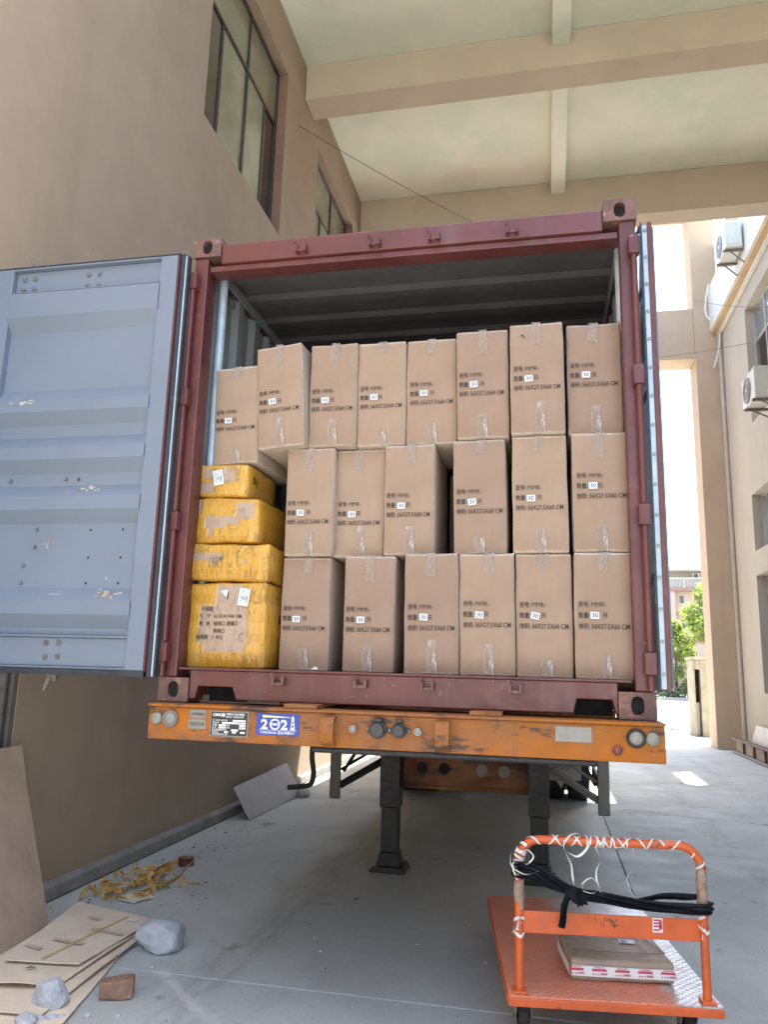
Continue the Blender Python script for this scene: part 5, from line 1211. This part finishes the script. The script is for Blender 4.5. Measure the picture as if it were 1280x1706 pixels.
def rock(x, y, z, sx, sy, sz, seed, m, label, cat, name="stone", group=None, rough=.22, cut=6, sub=3, rz=0):
    rnd = random.Random(seed); bm = bmesh.new(); bmesh.ops.create_icosphere(bm, subdivisions=sub, radius=1)
    planes = [(Vector((rnd.gauss(0, 1), rnd.gauss(0, 1), rnd.gauss(0, .8))).normalized(), rnd.uniform(.55, .82)) for _ in range(cut)] + [(Vector((0, 0, -1)), .62)]
    for v in bm.verts:
        for (n_, d_) in planes:
            e = v.co.dot(n_) - d_
            if e > 0: v.co -= n_ * e * .78
        v.co += v.co.normalized() * rough * .25 * noise.noise(v.co * 2.5 + Vector((seed, 0, 0))) + noise.noise_vector(v.co * 4) * .05 + noise.noise_vector(v.co * 11) * .025 + noise.noise_vector(v.co * 28) * .012
    lo = [min(v.co[i] for v in bm.verts) for i in range(3)]; hi = [max(v.co[i] for v in bm.verts) for i in range(3)]
    for v in bm.verts: v.co = Vector((((v.co.x - lo[0]) / (hi[0] - lo[0]) - .5) * sx, ((v.co.y - lo[1]) / (hi[1] - lo[1]) - .5) * sy, (v.co.z - lo[2]) / (hi[2] - lo[2]) * sz))
    me = bpy.data.meshes.new(name); bm.to_mesh(me); bm.free(); me.materials.append(MT[m])
    o_ = bpy.data.objects.new(name, me); col.objects.link(o_); o_.location = (x, y, z); o_.rotation_euler = (0, 0, R(rz))
    for p_ in me.polygons: p_.use_smooth = True
    md = o_.modifiers.new('split', 'EDGE_SPLIT'); md.split_angle = R(38)
    return tag(o_, label, cat, group)
GS = "pale stones weighing down the cardboard"
rock(-1.43, .66, -.004, .275, .22, .165, 3, 'stone', "big pale grey stone at the end of the flattened cartons", "stone", group=GS, sub=4)
rock(-1.54, -.165, -.004, .165, .15, .135, 5, 'stone', "smaller pale stone holding down the corner of the lowest flat carton", "stone", group=GS, sub=4)
rock(-1.53, -.36, -.004, .10, .10, .06, 8, 'stone', "little pale stone chunk at the very corner below the smaller stone", "stone", group=GS, cut=8)
bk = soft_box(.15, .105, .078, 61, bulge=.002, edge=.007, n=9, jitter=.0045); bk.materials.append(MT['brick'])
bo_ = bpy.data.objects.new("brick", bk); col.objects.link(bo_); bo_.location = (-1.30, -.02, 0); bo_.rotation_euler = (0, 0, R(24)); tag(bo_, "broken reddish brown brick lying alone on the concrete", "brick")
rock(-2.205, 5.72, -.004, .16, .2, .12, 15, 'stone', "grey block on the ground at the end of the metal sheet", "block", name="stone_block", cut=9)
for i, (x, y, s_) in enumerate(((-1.46, -.28, .05), (-1.50, -.30, .045), (-1.42, -.26, .038), (-1.33, -.20, .028), (-1.20, -.16, .018), (-1.24, .13, .016), (-.98, -.1, .012), (-1.33, .4, .02))):
    rock(x, y, -.002, s_ * 1.3, s_, s_ * .7, 70 + i, 'stone', ("largest loose stone chip touching the smaller pale stone", "stone chip just below the largest chip", "third stone chip in the cluster by the smaller stone", "stone chip between the smaller stone and the brick", "tiny stone chip in front of the brick", "tiny stone chip just beyond the brick", "tiniest chip out alone on the open concrete", "little chip close to the edge of the cardboard pile")[i], "stone chip", name="stone_chip", group="stone chips by the brick", sub=2)
# amber tape tangle, roll, papers, leaves
tg = MB(); rnd = random.Random(5)
for k_ in range(20):
    cx, cy = -2.13 + rnd.gauss(0, .075), 1.72 + rnd.gauss(0, .16); pts = []; sd_ = []; n = rnd.randint(6, 10); a = rnd.uniform(0, 6.28); x, y = cx, cy
    for i in range(n):
        a += rnd.gauss(0, .8); st = rnd.uniform(.025, .06); x += math.cos(a) * st; y += math.sin(a) * st * 1.2; pts.append((x, y, .006 + abs(rnd.gauss(0, .022)) + .012 * (k_ % 3)))
    cp_ = curve_pts(pts, 4)
    for i in range(len(cp_)): b2 = a + i * .25; sd_.append(Vector((math.cos(b2) * .6, math.sin(b2) * .6, math.sin(i * .4 + k_) * .8)).normalized())
    tg.ribbon(cp_, sd_, rnd.uniform(.018, .042))
tg.ribbon(curve_pts([(-2.05, 1.55, .01), (-1.98, 1.75, .02), (-1.98, 2.0, .012), (-2.03, 2.2, .02), (-2.04, 2.36, .03)], 6), (.2, .1, .97), .03); tg.ribbon(curve_pts([(-2.2, 2.0, .02), (-2.2, 2.2, .03), (-2.14, 2.34, .03)], 6), (.3, .2, .9), .035)
to = tg.build("tape_tangle", 'amber_tape', None, origin=(-2.1, 1.75, 0), smooth=True, solid=.0008); tag(to, "crumpled heap of peeled amber packing tape on the concrete by the wall", "tape")
q = MB(); q.rod((-2.10, 2.36, .002), (-2.10, 2.36, .062), .062, 24); ro = q.build("tape_roll", 'red_core', None, origin=(-2.10, 2.36, 0), bevel=.004); tag(ro, "dark maroon roll core at the end of the amber tape", "tape roll")
MB().rod((-2.10, 2.36, .0625), (-2.10, 2.36, .064), .045, 20).build("core_hole", 'kraft_edge', ro)
board("paper_sheet", [(-2.12, 1.38), (-1.98, 1.34), (-1.90, 1.50), (-2.04, 1.56)], .006, .001, 'paper', "cream paper sheet lying in front of the amber tape heap", "paper", "papers by the tape heap", 6, .010)
board("paper_sheet", [(-2.16, 1.42), (-2.02, 1.36), (-1.97, 1.46), (-2.11, 1.54)], .003, .001, 'sticker', "whiter striped paper partly under the cream sheet", "paper", "papers by the tape heap", 7, .004)
q = MB()
for i in range(12):
    a = rnd.uniform(0, 6.28); x, y = -1.955 + rnd.gauss(0, .025), 1.73 + rnd.gauss(0, .03); l_ = rnd.uniform(.02, .045); d = Vector((math.cos(a), math.sin(a), rnd.uniform(.1, .7))); s_ = Vector((-math.sin(a), math.cos(a), 0)) * l_ * .35; p_ = Vector((x, y, .006))
    q.add([p_, p_ + d * l_ * .5 + s_, p_ + d * l_, p_ + d * l_ * .5 - s_], [(0, 1, 2, 3)])
lo_ = q.build("leaf_sprig", 'leaf_green', None, origin=(-1.955, 1.73, 0)); tag(lo_, "small sprig of fresh green leaves beside the amber tape", "leaves")
q = MB(); q.add([(-1.86, .06, .0605), (-1.835, .085, .067), (-1.80, .085, .062), (-1.83, .06, .066)], [(0, 1, 2, 3)]); lf = q.build("leaf", 'leaf_green', None, origin=(-1.83, .07, .06)); tag(lf, "single green leaf on the flattened cartons", "leaf")
q = MB(); rnd = random.Random(9)
spots = [(-2.3, 1.3), (-2.25, 1.2), (-1.8, 1.05), (-1.78, 1.35), (-1.72, 1.62), (-1.7, 1.95), (-1.62, 1.62), (-1.5, 1.35), (-2.35, 2.5), (-2.2, 2.7), (-2.3, 2.9), (-2.36, 3.3), (-2.25, 3.5), (-2.38, 3.0), (-1.9, 2.9), (-.4, 4.9), (2.4, 3.4), (3.2, 5.2), (2.0, 1.6), (3.0, 7.0), (-.6, 1.9), (-2.4, 4.0), (-2.3, 2.2), (3.6, 9.2), (3.9, 8.2), (1.7, 2.6)]
for (x, y) in spots:
    for r_ in range(rnd.randint(1, 2)):
        a = rnd.uniform(0, 6.28); l_ = rnd.uniform(.02, .05); c_ = Vector((x + rnd.gauss(0, .03), y + rnd.gauss(0, .03), .004)); d = Vector((math.cos(a), math.sin(a), rnd.uniform(0, .25))); s_ = Vector((-math.sin(a), math.cos(a), rnd.uniform(-.2, .3))) * l_ * .4
        q.add([c_, c_ + d * l_ * .5 + s_, c_ + d * l_, c_ + d * l_ * .5 - s_], [(0, 1, 2, 3)])
li = q.build("litter", 'dry_leaf', None, origin=(-2, 2, 0), kind="stuff"); li["label"] = "scattered dry leaf litter on the concrete"
q = MB(); rnd = random.Random(21)
for i in range(2600):
    y = rnd.uniform(-1.2, 9) if rnd.random() < .6 else rnd.uniform(-.6, 4); x = rnd.uniform(-2.48, 4.6)
    if rnd.random() < .45: x = -2.48 + abs(rnd.gauss(0, .45))
    r_ = min(.0016 + rnd.expovariate(420), .011); a = rnd.uniform(0, 6.28); c_ = Vector((x, y, 0))
    pts_ = [c_ + Vector((math.cos(a + k * 2.1) * r_, math.sin(a + k * 2.1) * r_ * .8, 0)) for k in range(3)] + [c_ + Vector((0, 0, r_ * rnd.uniform(.6, 1.1)))]
    q.cur = 0 if rnd.random() < .55 else 1
    q.add(pts_, [(0, 1, 3), (1, 2, 3), (2, 0, 3)])
gt = q.build("grit", ['stone', 'dry_leaf'], None, origin=(0, 3, 0), kind="stuff"); gt["label"] = "fine grit and crumbs strewn over the concrete"
